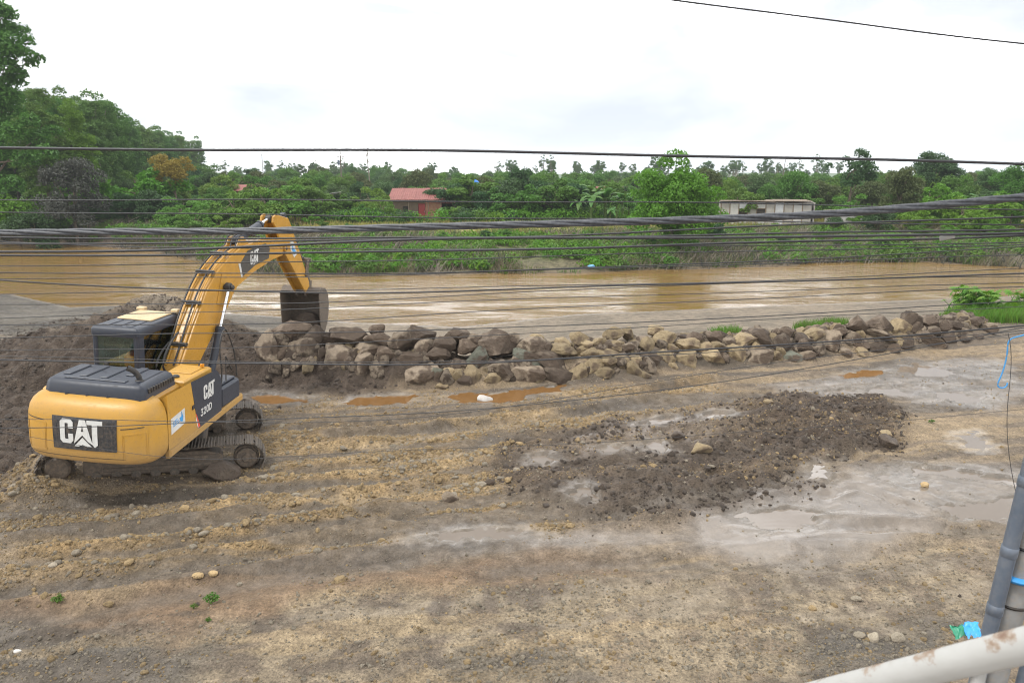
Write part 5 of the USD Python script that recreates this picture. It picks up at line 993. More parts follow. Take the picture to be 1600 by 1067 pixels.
def cw_shell(poly, levels):
    # rings that draw in toward the middle of the front edge, so that the straight front stays flat
    n = len(poly); V = []
    for h, i in levels:
        c = np.array([-2.16, -.095]); q = poly - c; sx = 1 - i / .71; sy = 1 - i / 1.285; V.append(np.c_[c + q * [sx, sy], np.full(n, h)])
    V = np.vstack(V); F = []
    for k in range(len(levels) - 1):
        for j in range(n):
            a, b = k * n + j, k * n + (j + 1) % n; F += [[a, b + n, b], [a, a + n, b + n]]
    V = np.vstack([V, [[-2.4, -.1, levels[0][0]], [-2.4, -.1, levels[-1][0]]]]); t0 = len(V) - 2; l = (len(levels) - 1) * n
    for j in range(n): F += [[t0, j, (j + 1) % n], [t0 + 1, l + (j + 1) % n, l + j]]
    m = trimesh.Trimesh(V, F, process=False); trimesh.repair.fix_normals(m); return m
cw = part(ex, 'counterweight', cw_shell(cs, cwl), 'machine_yellow', 40)
def back(y, z=1.5, out=.006):
    """a point of the counterweight's rear face"""
    i = np.interp(z, [l[0] for l in cwl], [l[1] for l in cwl]); sx = 1 - i / .71; sy = 1 - i / 1.285
    yy = (y + .095) / sy - .095; k = np.argsort(cs[:, 1]); return np.array([-2.16 + (np.interp(yy, cs[k, 1], cs[k, 0]) + 2.16) * sx - out, y, z])
def on_back(pts2, out, th=.006):
    """a flat outline (y, z as seen from behind, y running right to left) wrapped on the rear face with some thickness"""
    pg = pts2 if isinstance(pts2, Polygon) else Polygon(pts2); pg = pg.segmentize(.06) if hasattr(pg, 'segmentize') else pg
    v, f = trimesh.creation.triangulate_polygon(pg, engine='earcut'); n = len(v)
    V = np.vstack([[back(a, b, out) for a, b in v], [back(a, b, out - th) for a, b in v]]); F = [list(t) for t in f] + [[n + t[0], n + t[2], n + t[1]] for t in f]
    ed = trimesh.Trimesh(np.c_[v, np.zeros(n)], f, process=False); e = np.sort(ed.edges, axis=1); u, c = np.unique(e, axis=0, return_counts=True)
    for a, b in u[c == 1]: F += [[a, b, n + b], [a, n + b, n + a]]
    m = trimesh.Trimesh(V, F, process=False); trimesh.repair.fix_normals(m); return m
def strip_mesh(pg, out):
    """same, cut in vertical strips so that it follows the curve"""
    from shapely.geometry import box
    a, b, c, d = pg.bounds; ms = []
    xs_ = np.linspace(a, c, max(2, int((c - a) / .08) + 1))
    for k in range(len(xs_) - 1):
        q = pg.intersection(box(xs_[k], b - 1, xs_[k + 1], d + 1))
        for h in getattr(q, 'geoms', [q]):
            if h.geom_type == 'Polygon' and h.area > 1e-6: ms.append(on_back(Polygon(h.exterior, h.interiors), out))
    return cat_m(*ms)
def cat_letters(s, w=1.0):
    """C, A with its triangle, T: block capitals of height 1, as (name, Polygon)"""
    C = Polygon([(.02, .12), (.12, 0), (.46, 0), (.56, .12), (.56, .40), (.36, .40), (.36, .17), (.24, .17), (.22, .20), (.22, .80), (.24, .83), (.34, .83), (.36, .80), (.36, .62), (.56, .62), (.56, .88), (.46, 1), (.12, 1), (.02, .88)])
    A = Polygon([(.58, 0), (.82, 1), (1.06, 1), (1.34, 0), (1.16, .12), (.94, .38), (.72, .14)]).difference(Polygon([(.89, .52), (.94, .80), (.99, .52)]))
    tri = Polygon([(.60, -.10), (.94, .28), (1.30, -.10), (1.12, -.10), (.94, -.02), (.76, -.10)])
    T = Polygon([(1.12, 1), (1.74, 1), (1.74, .83), (1.54, .83), (1.54, -.0), (1.42, -.12), (1.33, .02), (1.33, .83), (1.12, .83)])
    from shapely import affinity
    return [affinity.scale(q, s * w, s, origin=(0, 0)) for q in (C, A, tri, T)]
from shapely import affinity
bd = Polygon([(.44, 1.92), (-.78, 1.92), (-.77, 1.30), (.43, 1.30)])
bp = part(cw, 'badge', strip_mesh(bd, .010), 'badge_black', False, label='black rear badge with white lettering')
for q in cat_letters(.46, 1.02):
    q = affinity.scale(q, -1, 1, origin=(0, 0)); q = affinity.translate(q, .29, 1.42); part(cw, 'lettering', strip_mesh(q, .018), 'letter_white', False)
for rect in ([(.60, 1.75), (.98, 1.75), (.97, 1.22), (.62, 1.24)], [(-.90, 1.62), (-1.24, 1.66), (-1.24, 1.18), (-.90, 1.14)]):
    pg = Polygon(rect).buffer(.03); part(cw, 'recess_edge', strip_mesh(pg.difference(pg.buffer(-.025)), .006), 'machine_yellow', False)
for rect in ([(-.84, 1.735), (-1.22, 1.775), (-1.22, 1.79), (-.84, 1.75)], [(.62, 1.80), (1.02, 1.82), (1.02, 1.834), (.62, 1.814)], [(-.90, 1.145), (.95, 1.145), (.95, 1.155), (-.90, 1.155)]): part(cw, 'seam', strip_mesh(Polygon(rect), .005), 'rubber', False)
for yy in (.35, -.05, -.45): part(cw, 'lifting_plug', loft(np.c_[np.cos(np.linspace(0, 6.283, 13)[:-1]), np.sin(np.linspace(0, 6.283, 13)[:-1])] * .035 + [-2.52, yy], [(2.20, 0), (2.262, 0)]), 'machine_grey')
# engine bay, side door, black panel, tool box, deck
part(ex, 'engine_bay', rbox((-2.155, -1.15, 1.15), (-.62, 1.12, 2.20), .05), 'machine_yellow')
part(ex, 'left_side_door', rbox((-2.15, 1.10, 1.15), (-.55, 1.19, 2.05), .05), 'machine_yellow')
dr = part(ex, 'side_door', loft([(-2.155, 1.14), (-.985, 1.17), (-1.24, 2.25), (-2.155, 2.25)], [(-1.18, .14), (-1.24, .10), (-1.31, .05), (-1.355, .018), (-1.385, 0.0), (-1.385, .004)][::-1], 'y'), 'machine_yellow', 35)
def on_side(pg, y=-1.386, th=.006):
    m = loft(np.array(pg.exterior.coords)[:-1], [(y - th, 0), (y, 0)], 'y') if not len(pg.interiors) else None
    if m is None:
        m = trimesh.creation.extrude_polygon(pg, th, engine='earcut'); v = m.vertices; m.vertices = np.c_[v[:, 0], y - v[:, 2], v[:, 1]]
    return m
sk_ = lambda pts: Polygon(pts)
stk = part(dr, 'sticker', on_side(sk_([(-2.05, 1.42), (-1.52, 1.49), (-1.52, 1.80), (-2.05, 1.74)])), 'letter_white', False, label='white sticker with a blue emblem')
part(dr, 'emblem', on_side(sk_([(-1.70, 1.58), (-1.62, 1.56), (-1.60, 1.66), (-1.66, 1.78), (-1.66, 1.68), (-1.74, 1.66)]), -1.393), 'decal_blue', False)
for k in range(3): part(dr, 'sticker_line', on_side(sk_([(-1.98, 1.56 + .04 * k), (-1.74 - .04 * k, 1.59 + .04 * k), (-1.74 - .04 * k, 1.605 + .04 * k), (-1.98, 1.575 + .04 * k)]), -1.393), 'decal_blue', False)
part(dr, 'latch', on_side(sk_([(-1.22, 1.66), (-1.14, 1.67), (-1.14, 1.75), (-1.22, 1.74)]), -1.386, .02), 'rubber', False)
pn = part(ex, 'side_panel', loft([(-.975, 1.17), (.09, 1.22), (.12, 1.80), (.08, 1.98), (-.02, 2.13), (-.14, 2.22), (-1.23, 2.25)], [(-1.385, .004), (-1.385, 0), (-1.355, .018), (-1.31, .05), (-1.24, .10), (-1.18, .14)], 'y'), 'machine_grey', 35, label='dark grey side panel with white lettering')
for q in cat_letters(.30, .95):
    q = affinity.skew(affinity.translate(q, -.72, 1.72), 0, 3, origin=(-.6, 1.72)); part(pn, 'lettering', on_side(q), 'letter_white', False)
nm = meshkit.text_mesh('320D', .15, .006, True); v = nm.vertices.copy(); nm.vertices = np.c_[v[:, 0] * .92 - .88 + v[:, 1] * .08, -1.387 - v[:, 2], v[:, 1] + 1.40 + .05 * v[:, 0]]; part(pn, 'model_number', nm, 'letter_white', False)
part(pn, 'stripe', on_side(sk_([(-.985, 1.20), (-.90, 1.205), (-1.05, 1.52), (-1.065, 1.50)])), 'decal_red', False); part(pn, 'white_stripe', on_side(sk_([(-.995, 1.19), (-.988, 1.20), (-1.06, 1.46), (-1.075, 1.40)]), -1.387), 'letter_white', False)
part(ex, 'right_bay', rbox((-1.2, -1.19, 1.15), (.06, -.52, 2.12), .04), 'machine_yellow')
dk = part(ex, 'deck', loft([(-1.24, -1.24), (-.05, -1.24), (-.02, -.52), (-1.24, -.60)], [(2.12, 0), (2.22, 0), (2.25, .03)]), 'machine_yellow'); part(dk, 'fuel_cap', disc((-1.0, -.95, 2.27), .07, .06, 'z', 16), 'rubber'); part(dk, 'hatch', rbox((-.72, -1.12, 2.252), (-.15, -.66, 2.268), .006), 'machine_yellow')
bc = part(ex, 'beacon', disc((-.18, -1.1, 2.31), .045, .10, 'z', 14), 'lens_amber')
tb = part(ex, 'tool_box', rbox((.14, -1.375, 1.24), (1.08, -.60, 1.72), .05), 'machine_grey'); part(tb, 'lid', rbox((.20, -1.30, 1.722), (1.0, -.66, 1.775), .02), 'machine_grey')
part(ex, 'handrail', cat_m(tube(spline([[.24, -1.30, 1.74], [.24, -1.30, 2.5], [.30, -1.30, 2.82], [.48, -1.30, 2.97], [.70, -1.30, 2.78], [.95, -1.30, 2.35], [1.08, -1.30, 1.75]], 30), .018, 7), tube([[.52, -1.3, 1.78], [.52, -1.3, 2.35]], .014, 6), tube([[.52, -1.3, 2.35], [.82, -1.3, 1.95]], .014, 6)), 'rubber', True)
# hood
hp = [(-2.50, -1.05), (-2.52, -.9), (-2.54, -.3), (-2.53, .3), (-2.48, .72), (-2.38, .86), (-2.0, .92), (-1.36, .92), (-1.26, .84), (-1.24, .4), (-1.24, -.98), (-1.30, -1.09), (-2.40, -1.12)]
hd = part(ex, 'engine_hood', loft(hp, [(2.20, .0), (2.30, .012), (2.40, .035), (2.455, .07), (2.485, .13), (2.495, .20)]), 'machine_grey', 50)
for k, (yy, x0, x1) in enumerate([(.50, -2.15, -1.5), (.15, -2.2, -1.45), (-.25, -2.2, -1.45), (-.62, -1.95, -1.4)]): part(hd, 'rib', rbox((x0, yy, 2.490), (x1, yy + .16, 2.522), .014), 'machine_grey')
part(hd, 'rear_ledge', rbox((-2.36, -.7, 2.488), (-2.24, .5, 2.515), .012), 'machine_grey')
for k in range(11): part(hd, 'grille_slot', rbox((-2.30 + k * .088, -1.125, 2.30), (-2.25 + k * .088, -1.085, 2.40), .008), 'rubber')
pp = part(hd, 'exhaust_pipe', tube(spline([[-2.16, -.86, 2.47], [-2.17, -.84, 2.60], [-2.22, -.78, 2.70], [-2.28, -.70, 2.76]], 10), .052, 14, False), 'rubber', True); part(pp, 'collar', disc((-2.16, -.86, 2.50), .085, .04, 'z', 18), 'rubber')
# cab
CX0, CX1, CY0, CY1, CZ0, CZ1 = -.46, 1.30, .16, 1.15, 1.14, 3.06
cab = part(ex, 'cab', cat_m(rbox((CX0, CY0, CZ0), (CX1, CY1, 1.40), .04), rbox((CX0, CY0 + .005, 1.40), (CX0 + .08, CY1 - .005, 2.14), .03), rbox((CX0 + .02, CY0 - .012, 1.38), (CX0 + .26, CY0 + .07, 2.88), .03),
    rbox((CX0 - .006, CY0 - .006, 2.10), (CX0 + .10, CY0 + .10, 2.92), .03), rbox((CX0 - .006, CY1 - .10, 2.10), (CX0 + .10, CY1 + .006, 2.92), .03), rbox((CX0 + .10, CY1 - .07, 1.38), (CX0 + .3, CY1 + .004, 2.90), .02),
    rbox((CX1 - .08, CY0, 1.38), (CX1 + .01, CY0 + .06, 2.9), .02), rbox((CX1 - .08, CY1 - .06, 1.38), (CX1 + .01, CY1, 2.9), .02), rbox((CX0 + .25, CY0 - .004, 1.40), (CX1 - .07, CY0 + .05, 1.62), .02), rbox((CX0 + .29, CY1 - .05, 1.40), (CX1 - .07, CY1 - .002, 1.62), .02), rbox((CX0 + .004, CY0 + .10, 2.13), (CX0 + .06, CY1 - .10, 2.185), .015)), 'machine_grey')
rf = part(cab, 'roof', loft([(CX0 - .03, CY0 + .03), (CX0 + .02, CY0 - .03), (CX1 + .02, CY0 - .03), (CX1 + .09, CY0 + .05), (CX1 + .09, CY1 - .05), (CX1 + .02, CY1 + .03), (CX0 + .02, CY1 + .03), (CX0 - .03, CY1 - .03)], [(2.84, .02), (2.87, 0), (2.98, 0), (3.03, .03), (3.06, .09)]), 'machine_grey', 50)
part(cab, 'roof_hatch', rbox((.28, CY0 + .10, 3.058), (1.22, CY1 - .10, 3.095), .015), 'cream_hatch'); part(cab, 'work_lamp', rbox((1.20, CY0 - .02, 3.065), (1.36, CY0 + .16, 3.16), .02), 'cream_hatch', label='mud-splashed lamp on the front corner of the cab roof'); part(cab, 'work_lamp', rbox((1.20, CY1 - .2, 3.065), (1.36, CY1, 3.15), .02), 'cream_hatch')
for k in range(3): part(cab, 'roof_rib', rbox((CX0 + .12, CY0 + .16 + k * .26, 3.056), (.22, CY0 + .32 + k * .26, 3.075), .01), 'machine_grey')
part(cab, 'rear_window', rbox((CX0 + .022, CY0 + .10, 2.185), (CX0 + .032, CY1 - .10, 2.86), .002), 'cab_glass', False); part(cab, 'right_window', rbox((CX0 + .26, CY0 + .012, 1.62), (CX1 - .08, CY0 + .020, 2.86), .002), 'cab_glass', False)
part(cab, 'left_window', rbox((CX0 + .30, CY1 - .028, 1.62), (CX1 - .08, CY1 - .02, 2.86), .002), 'cab_glass', False); part(cab, 'windscreen', rbox((CX1 - .03, CY0 + .06, 1.40), (CX1 - .022, CY1 - .06, 2.86), .002), 'cab_glass', False)
part(cab, 'latch', rbox((CX0 - .004, CY1 - .32, 2.215), (CX0 + .02, CY1 - .22, 2.25), .004), 'rubber')
st = part(cab, 'seat', cat_m(rbox((.0, .40, 1.78), (.14, .90, 2.48), .06), rbox((-.01, .52, 2.46), (.11, .78, 2.68), .05), rbox((.05, .40, 1.62), (.60, .90, 1.80), .05), rbox((.15, .45, 1.40), (.5, .85, 1.62), .02)), 'seat_fabric', 40)
part(st, 'orange_vest', rbox((-.41, .25, 2.12), (-.06, .55, 2.50), .09), 'orange_cloth', 60, label='bright orange cloth hung over the seat'); part(st, 'blue_cover', rbox((.18, .30, 1.66), (.85, .74, 1.84), .07), 'denim', 60, label='dark blue cloth on the seat')
for yy in (.30, .98): cs_ = part(cab, 'control_console', rbox((.2, yy - .08, 1.45), (.75, yy + .08, 1.86), .03), 'seat_fabric'); part(cs_, 'joystick', tube([[.66, yy, 1.86], [.68, yy, 1.98], [.70, yy, 2.08]], [.014, .012, .024], 8), 'rubber', True)
# boom, stick, bucket
BY0, BY1 = -.38, .08
bprof = [(.22, 1.62), (.42, 1.54), (.98, 1.84), (2.19, 2.72), (2.75, 3.14), (3.25, 3.44), (4.3, 3.68), (5.6, 3.86), (6.35, 3.90), (6.60, 4.02), (6.62, 4.18), (6.45, 4.30), (6.0, 4.42), (4.8, 4.52), (3.6, 4.44), (2.86, 4.26), (2.2, 4.00), (1.62, 3.60), (.95, 2.86), (.20, 1.95), (.12, 1.75)]
bm = part(ex, 'boom', prism(bprof, BY0, BY1, .015), 'boom_yellow', 28)
part(bm, 'side_plate', prism([(2.05, 3.20), (2.6, 3.0), (3.0, 3.35), (2.75, 3.85), (2.35, 3.9)], BY0 - .02, BY0 - .001, .006), 'boom_yellow'); part(bm, 'foot_boss', disc((.32, (BY0 + BY1) / 2, 1.72), .13, .56, 'y'), 'machine_grey'); part(bm, 'tip_boss', disc((6.48, (BY0 + BY1) / 2, 4.10), .12, .60, 'y'), 'boom_yellow')
bb_ = Polygon([(3.55, 3.66), (4.35, 3.86), (5.28, 3.94), (5.36, 4.22), (5.05, 4.38), (3.88, 4.30), (3.42, 4.02)]); bq = part(bm, 'badge', on_side(bb_, BY0 - .001, .006), 'badge_black', False); part(bm, 'badge_edge', on_side(Polygon([(3.30, 4.02), (3.42, 4.02), (3.56, 3.66), (3.48, 3.63)]), BY0 - .001, .005), 'letter_white', False)
for q in cat_letters(.34, .95):
    q = affinity.skew(affinity.translate(q, 4.02, 3.90), 0, 6, origin=(4.02, 3.9)); part(bm, 'lettering', on_side(q, BY0 - .008, .005), 'letter_white', False)
for k, yy in enumerate((-.30, -.20, -.02, .04)):
    P_ = [[.30, yy, 2.10], [.95, yy, 2.94], [1.62, yy, 3.68], [2.2, yy, 4.07], [2.86, yy, 4.33], [3.4, yy, 4.44]]
    part(bm, 'hydraulic_line', tube(spline(P_, 26), .022, 7), 'boom_yellow' if k % 2 == 0 else 'rubber', True)
for x, z in ((.62, 2.50), (1.30, 3.34), (2.0, 3.96), (2.75, 4.32)): part(bm, 'line_clamp', rbox((x - .05, -.36, z - .03), (x + .05, .08, z + .05), .01), 'rubber')
for k, yy in enumerate((-.28, -.15, .0)): part(bm, 'hose', tube(spline([[3.35, yy, 4.43], [3.7, yy, 4.72], [4.3, yy - .03, 4.68], [4.9, yy, 4.58]], 16), .022, 6), 'rubber', True)
part(bm, 'hose', tube(spline([[.3, -.1, 1.9], [.05, -.1, 2.2], [.35, -.1, 2.55], [.75, -.1, 2.75]], 14), .024, 6), 'rubber', True); part(bm, 'hose', tube(spline([[.2, .0, 1.9], [-.05, .0, 2.15], [.25, .0, 2.45], [.6, .0, 2.55]], 14), .024, 6), 'rubber', True)
def cylinder(name, a, b, f, r, rr, y, eye=.11):
    a, b = np.array([a[0], y, a[1]]), np.array([b[0], y, b[1]]); m = a + (b - a) * f; u = (b - a) / np.linalg.norm(b - a)
    c = part(ex, name, cat_m(rod(a, m, r, 18), rod(m - u * .07, m + u * .02, r * 1.15, 18), disc(a, eye, r * 1.7, 'y', 18)), 'machine_grey'); part(c, 'rod', rod(m, b, rr, 14), 'chrome'); part(c, 'rod_eye', disc(b, eye, r * 1.6, 'y', 18), 'rubber'); return c
cylinder('boom_cylinder', (1.28, 1.42), (2.44, 3.56), .57, .092, .05, BY0 - .13); cylinder('boom_cylinder', (1.28, 1.42), (2.44, 3.56), .57, .092, .05, BY1 + .13)
part(bm, 'cylinder_pin', disc((2.44, (BY0 + BY1) / 2, 3.56), .06, 1.0, 'y', 14), 'rubber')
cylinder('stick_cylinder', (3.72, 4.56), (5.86, 4.98), .70, .105, .055, (BY0 + BY1) / 2)
part(bm, 'cylinder_bracket', prism([(3.35, 4.36), (4.1, 4.46), (3.80, 4.66), (3.62, 4.66)], -.32, -.26, .01), 'boom_yellow'); part(bm, 'cylinder_bracket', prism([(3.35, 4.36), (4.1, 4.46), (3.80, 4.66), (3.62, 4.66)], -.04, .02, .01), 'boom_yellow')
sprof = [(5.74, 5.06), (5.92, 5.12), (6.86, 4.96), (7.12, 4.72), (7.75, 3.96), (8.74, 2.78), (8.80, 2.55), (8.66, 2.38), (8.46, 2.44), (6.72, 3.84), (6.42, 3.98), (6.30, 4.2), (5.95, 4.72), (5.70, 4.90)]
sk2 = part(ex, 'stick', cat_m(prism(sprof, BY0 + .03, BY0 + .09, .01), prism(sprof, BY1 - .09, BY1 - .03, .01), prism([(6.10, 4.9), (6.86, 4.955), (7.12, 4.71), (7.75, 3.95), (8.70, 2.82), (8.52, 2.52), (6.80, 3.86), (6.62, 4.32), (6.3, 4.6)], BY0 + .085, BY1 - .085, .008)), 'boom_yellow', 28)
part(sk2, 'sticker', on_side(Polygon([(7.05, 4.30), (7.30, 4.20), (7.62, 3.82), (7.35, 3.72), (7.02, 4.02)]), BY0 + .029, .005), 'letter_white', False, label='white sticker with a blue emblem'); part(sk2, 'emblem', on_side(Polygon([(7.18, 4.14), (7.26, 4.02), (7.48, 3.92), (7.34, 3.82), (7.16, 3.98)]), BY0 + .022, .004), 'decal_blue', False)
part(sk2, 'pin', disc((6.48, (BY0 + BY1) / 2, 4.10), .07, .62, 'y', 16), 'rubber')
cylinder('bucket_cylinder', (6.95, 5.02), (8.62, 3.52), .60, .085, .048, (BY0 + BY1) / 2, .09)
LK = part(ex, 'bucket_linkage', cat_m(*[prism([(8.30, 3.06), (8.40, 2.98), (8.68, 3.48), (8.60, 3.58)], y, y + .05, .01) for y in (BY0 - .02, BY1 - .03)], *[prism([(8.56, 3.56), (8.68, 3.56), (9.06, 2.74), (8.94, 2.66)], y, y + .06, .01) for y in (-.28, -.08)]), 'muddy_steel'); part(LK, 'pin', disc((8.62, (BY0 + BY1) / 2, 3.52), .055, .60, 'y', 14), 'track_steel')
BKY = ((BY0 + BY1) / 2 - .63, (BY0 + BY1) / 2 + .63)
outer = [(8.44, 2.46), (8.72, 2.60), (9.02, 2.56), (9.28, 2.34), (9.40, 2.02), (9.40, 1.66), (9.28, 1.34), (9.06, 1.08), (8.82, .94)]
inner = [(8.86, 1.00), (9.03, 1.14), (9.23, 1.38), (9.34, 1.68), (9.34, 2.0), (9.23, 2.29), (8.99, 2.49), (8.73, 2.53), (8.50, 2.42)]
bk = part(ex, 'bucket', cat_m(loft(np.array(outer + inner), [(BKY[0] + .002, 0), (BKY[1] - .002, 0)], 'y')), 'muddy_steel', 40, label='digging bucket caked with mud')
for a, b in ((BKY[0] - .035, BKY[0]), (BKY[1], BKY[1] + .035)): part(bk, 'side_plate', prism([(8.40, 2.40)] + outer[1:-1] + [(8.80, .92), (8.62, 1.2), (8.50, 1.75)], a, b, .008), 'muddy_steel')
part(bk, 'hanger', cat_m(prism([(8.50, 2.36), (8.66, 2.28), (9.06, 2.52), (9.08, 2.76), (8.94, 2.80), (8.6, 2.58)], -.33, -.27, .01), prism([(8.50, 2.36), (8.66, 2.28), (9.06, 2.52), (9.08, 2.76), (8.94, 2.80), (8.6, 2.58)], -.03, .03, .01)), 'muddy_steel')
for k in range(5):
    y = BKY[0] + .07 + k * (BKY[1] - BKY[0] - .14) / 4; part(bk, 'tooth', prism([(8.92, 1.06), (9.0, 1.0), (8.74, .74), (8.70, .76), (8.80, .98)], y - .05, y + .05, .012), 'track_steel')
mm = boulder(77, 3); mm.vertices = mm.vertices * [.30, .50, .34] + [9.08, (BKY[0] + BKY[1]) / 2, 1.48]; part(bk, 'mud', mm, 'mud_clod', True)

# ------------------------------------------------------------------ overhead cables along the street, just before the balcony
CAB = [  # photograph points, distance from the balcony, radius, description
    ([(0, 232), (400, 234), (800, 238), (1200, 246), (1600, 257)], 4.3, .0085, 'thick black cable crossing the skyline, topmost of those that span the whole width', 1.0),
    ([(1000, -8), (1150, 13), (1300, 33), (1450, 52), (1600, 68)], 5.5, .006, 'single thin cable high in the upper right corner of the sky', 1.0),
    ([(0, 312), (400, 313), (800, 315), (1200, 319), (1600, 328)], 4.8, .0055, 'thin black cable running in front of the red roof of the hut', 1.0),
    ([(0, 331), (400, 336), (800, 341), (1200, 346), (1600, 352)], 4.9, .0052, 'thin black cable just below the one before the red roof', 1.0),
    ([(0, 371), (400, 373), (800, 371), (1200, 366), (1600, 358)], 4.5, .006, 'black cable hugging the underside of the twisted cable bundle', 1.0),
    ([(0, 381), (400, 378), (800, 370), (1200, 354), (1600, 338)], 4.6, .006, 'second black cable under the twisted bundle, rising faster to the right', 1.0),
    ([(0, 377), (200, 385), (400, 389), (800, 388), (1200, 384), (1600, 379)], 4.8, .005, 'thin cable dipping through the upper part of the excavator boom tip', 1.0),
    ([(0, 394), (250, 390), (420, 384), (600, 377), (900, 371), (1250, 371), (1600, 364)], 4.4, .0085, 'black cable crossing just above the badge of the excavator boom', 1.0),
    ([(0, 399), (400, 397), (900, 387), (1300, 377), (1480, 372), (1600, 367)], 4.6, .0075, 'black cable that carries the pale plate at the right', 1.0),
    ([(0, 415), (400, 411), (800, 402), (1200, 392), (1600, 383)], 4.9, .005, 'thin cable crossing the badge of the excavator boom', 1.0),
    ([(0, 425), (300, 428), (700, 425), (1100, 412), (1600, 386)], 5.0, .0055, 'thin cable bowing down along the far water edge', 1.0),
    ([(0, 435), (420, 433), (900, 421), (1300, 408), (1600, 399)], 5.2, .0045, 'thin cable close under the one that bows along the far water edge', 1.0),
    ([(0, 437), (200, 449), (420, 457), (800, 452), (1200, 440), (1600, 428)], 5.0, .006, 'black cable sagging across the middle of the excavator boom', 1.0),
    ([(0, 459), (420, 454), (800, 448), (1200, 438), (1600, 420)], 5.2, .0042, 'fine cable crossing the one that sags over the boom', 1.0),
    ([(0, 475), (420, 474), (800, 458), (1200, 440), (1600, 432)], 5.3, .0045, 'fine cable crossing the upper rim of the excavator bucket', 1.0),
    ([(0, 497), (420, 484), (800, 468), (1200, 455), (1600, 441)], 5.4, .0042, 'fine cable crossing the middle of the excavator bucket', 1.0),
    ([(0, 507), (300, 508), (420, 505), (700, 490), (1100, 470), (1600, 448)], 5.3, .0048, 'fine cable passing just above the excavator cab roof', 1.0),
    ([(0, 527), (420, 520), (800, 512), (1200, 493), (1600, 471)], 5.2, .005, 'thin cable crossing the near beach above the tan stones', 1.0),
    ([(0, 548), (420, 541), (700, 528), (1100, 505), (1600, 478)], 5.6, .004, 'very fine cable over the top of the boulders', 1.0),
    ([(0, 562), (300, 567), (600, 570), (1000, 553), (1300, 533), (1600, 509)], 4.8, .006, 'black cable running the length of the boulder wall', 1.0),
    ([(0, 557), (300, 563), (600, 566), (1000, 556), (1300, 538), (1600, 516)], 5.6, .0042, 'fine cable beside the one running the length of the boulder wall', 1.0),
    ([(0, 668), (250, 663), (520, 651), (800, 635), (1000, 614), (1300, 568), (1600, 512)], 5.0, .0045, 'fine cable slanting from the excavator badge up to the right', 1.0),
    ([(0, 656), (230, 657), (420, 660), (700, 648), (1000, 600), (1300, 556), (1600, 520)], 5.7, .0036, 'very fine cable close to the slanting one over the excavator badge', 1.0),
    ([(150, 700), (300, 716), (520, 709), (800, 697), (1100, 680), (1600, 640)], 5.8, .0028, 'hair-thin wire low over the near excavator track', 1.0),
]
def cable_curve(px, dist, n=60):
    P_ = np.array([at_y(a, b, dist) for a, b in px]); d0, d1 = P_[1] - P_[0], P_[-1] - P_[-2]
    P_ = np.vstack([P_[0] - d0 * (2.0 / np.linalg.norm(d0)), P_, P_[-1] + d1 * (2.0 / np.linalg.norm(d1))])
    return CubicSpline(P_[:, 0], P_[:, 1:])(np.linspace(P_[0, 0], P_[-1, 0], n)), np.linspace(P_[0, 0], P_[-1, 0], n)
for px, dist, r, lab, _ in CAB:
    yz, xx = cable_curve(px, dist); yz = yz + np.c_[0.006 * np.sin(xx * 3.1 + dist * 9), 0.004 * np.sin(xx * 2.3 + dist * 5)]
    single('overhead_cable', tube(np.c_[xx, yz], r * (.90 if r > .0058 else .68), 7), 'cable_black', lab, 'cable', smooth=True)
yz, xx = cable_curve([(0, 364), (200, 362), (400, 361), (600, 356), (900, 349), (1100, 343), (1300, 334), (1450, 322), (1600, 308)], 4.2, 420)
bnd = thing('cable_bundle', 'thick twisted bundle of grey cables sweeping up to the right', 'cable')
for k in range(4):
    ph = xx * 2 * np.pi / .95 + k * np.pi / 2; fat = np.interp(xx, [-4, 0, 4], [.88, .92, 1.1]); r_ = .0118 * fat
    part(bnd, 'strand', tube(np.c_[xx, yz[:, 0] + r_ * np.cos(ph), yz[:, 1] + r_ * np.sin(ph)], .0105 * fat, 8), 'cable_bundle', True)
q = at_y(1480, 371, 4.57); single('cable_tag', rbox((-.05, -.003, -.015), (.05, .003, .016), .003), 'concrete', 'small pale plate tied to a cable before the right end of the far bank', 'tag', pose(q, .1, 1, trimesh.transformations.rotation_matrix(-.18, [0, 1, 0])[:3, :3]))
for px, dist, r, lab in [([(1575, 520), (1580, 560), (1574, 640), (1578, 720), (1592, 790)], 4.3, .0018, 'thin dark wire hanging down toward the utility pole')]:
    single('dangling_wire', tube(spline([at_y(a, b, dist) for a, b in px], 24), r, 6), 'cable_black', lab, 'wire', smooth=True)
rp = [at_y(a, b, 4.75) for a, b in [(1602, 522), (1590, 526), (1578, 531), (1574, 548), (1570, 570), (1563, 590), (1560, 604), (1566, 606), (1574, 598)]]
single('blue_rope', tube(spline(rp, 40), .0045, 7), 'blue_rope', 'length of blue rope tied to a cable at the right edge', 'rope', smooth=True)

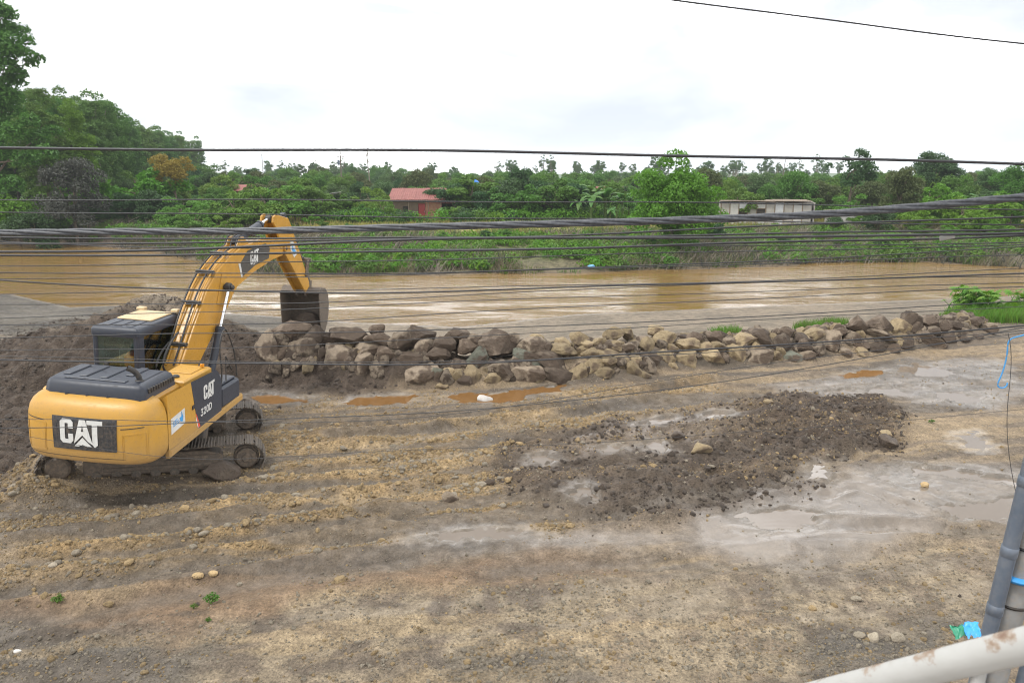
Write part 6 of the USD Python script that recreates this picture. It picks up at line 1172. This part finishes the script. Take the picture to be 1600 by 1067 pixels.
# ------------------------------------------------------------------ utility pole and railing by the balcony
A_, B_ = at_y(1546, 985, 4.0), at_y(1606, 745, 4.0); dr_ = (B_ - A_) / (B_ - A_)[2]
foot = A_ - dr_ * A_[2]; topz = 8.5
up_ = thing('concrete_pole', 'leaning concrete utility pole with a grey steel conduit at the right edge', 'pole', pose(foot))
off = np.array([.135, .08, 0])
part(up_, 'shaft', tube([off + dr_ * -.1, off + dr_ * 4, off + dr_ * topz], [.10, .09, .085], 20), 'concrete', True)
part(up_, 'conduit', tube([dr_ * .05, dr_ * 4, dr_ * 7.5], .042, 16), 'conduit_steel', True); part(up_, 'conduit', tube([off * 1.2 + [.12, -.09, 0] + dr_ * .05, off * 1.2 + [.12, -.09, 0] + dr_ * 4, off * 1.2 + [.12, -.09, 0] + dr_ * 7.5], .035, 14), 'conduit_steel', True)
for z in (3.75, 4.12, 4.55, 5.2):
    b = part(up_, 'strap', tube([off + dr_ * z - dr_ * .008, off + dr_ * z + dr_ * .008], .097, 20), 'rubber', True); part(up_, 'clamp', tube([dr_ * z - dr_ * .03, dr_ * z + dr_ * .03], .0455, 14), 'conduit_steel', True)
part(up_, 'blue_tie', tube([off * 1.0 + [-.02, -.03, 0] + dr_ * 3.92, off + [-.02, -.03, 0] + dr_ * 3.945], .097, 18), 'blue_rope', True)
def sheet(px, dist, mt, lab, seed, w, h):
    r = np.random.default_rng(seed); u, v = np.meshgrid(np.linspace(-.5, .5, 16), np.linspace(-.5, .5, 10)); q = at_y(px[0], px[1], dist)
    z = .5 * (meshkit.fbm(np.stack([u * 3.5, v * 4, np.full_like(u, seed)], -1), 3, seed) - .5); q2 = meshkit.noise(np.stack([u * 5 + 9, v * 5, np.full_like(u, seed)], -1), seed + 3) - .5; e2 = meshkit.noise(np.stack([u * 9, v * 9 + 4, np.full_like(u, seed)], -1), seed + 7) - .5
    V = np.stack([u * w * (1 + .5 * q2) + .02 * e2, z * .9 * w + v * .06 + .02 * e2, v * h * (1 + 1.1 * q2) + u * .22 * w + z * .8 * h + .012 * e2], -1).reshape(-1, 3)
    i, j = np.meshgrid(np.arange(9), np.arange(15), indexing='ij'); a = (i * 16 + j).ravel(); f = np.vstack([np.c_[a, a + 1, a + 17], np.c_[a, a + 17, a + 16]])
    V2 = V + [0, .004, 0]; n = len(V); m = trimesh.Trimesh(np.vstack([V, V2]), np.vstack([f, f[:, ::-1] + n]), process=False)
    single('plastic_sheet', m, mt, lab, 'sheet', pose(q), smooth=True)
sheet((1519, 984), 3.7, 'blue_sheet', 'crumpled blue plastic sheet at the foot of the utility pole above the railing', 3, .075, .04); sheet((1499, 986), 3.75, 'green_sheet', 'scrap of green plastic left of the blue sheet above the railing', 5, .07, .035)
R0, R1 = at_y(1400, 1056, 1.36), at_y(1600, 1008, 1.18); u = R1 - R0; rl = thing('balcony_railing', 'white painted pipe railing with rusty patches in the bottom right corner', 'railing', pose(R0 - u * 1.2))
part(rl, 'top_pipe', tube([u * 0, u * 1.2, u * 2.2, u * 3.6], .030, 32), 'rail_paint', True)
low = np.array([0.0, 0, -.30]); part(rl, 'lower_pipe', tube([low, low + u * 1.8, low + u * 3.6], .018, 18), 'rail_paint', True)
for f in (.55, 1.0, 1.45, 1.9, 2.38, 2.85, 3.3): part(rl, 'baluster', tube([u * f - [0, 0, .02], u * f + low * .5, u * f + low * 3.2], .012, 14), 'rail_paint', True)

# ------------------------------------------------------------------ moist air
mat('moist_air', {'v': ('principled_volume', {'color': (0.86, 0.90, 0.95), 'density': 0.00020, 'anisotropy': 0.2})}, [], surface=None, volume='v.volume')
single('haze', rbox((-1300, -320, -30), (1300, 2300, 70), .01), 'moist_air', 'thin moist haze over the plain', None, smooth=False, kind='stuff')
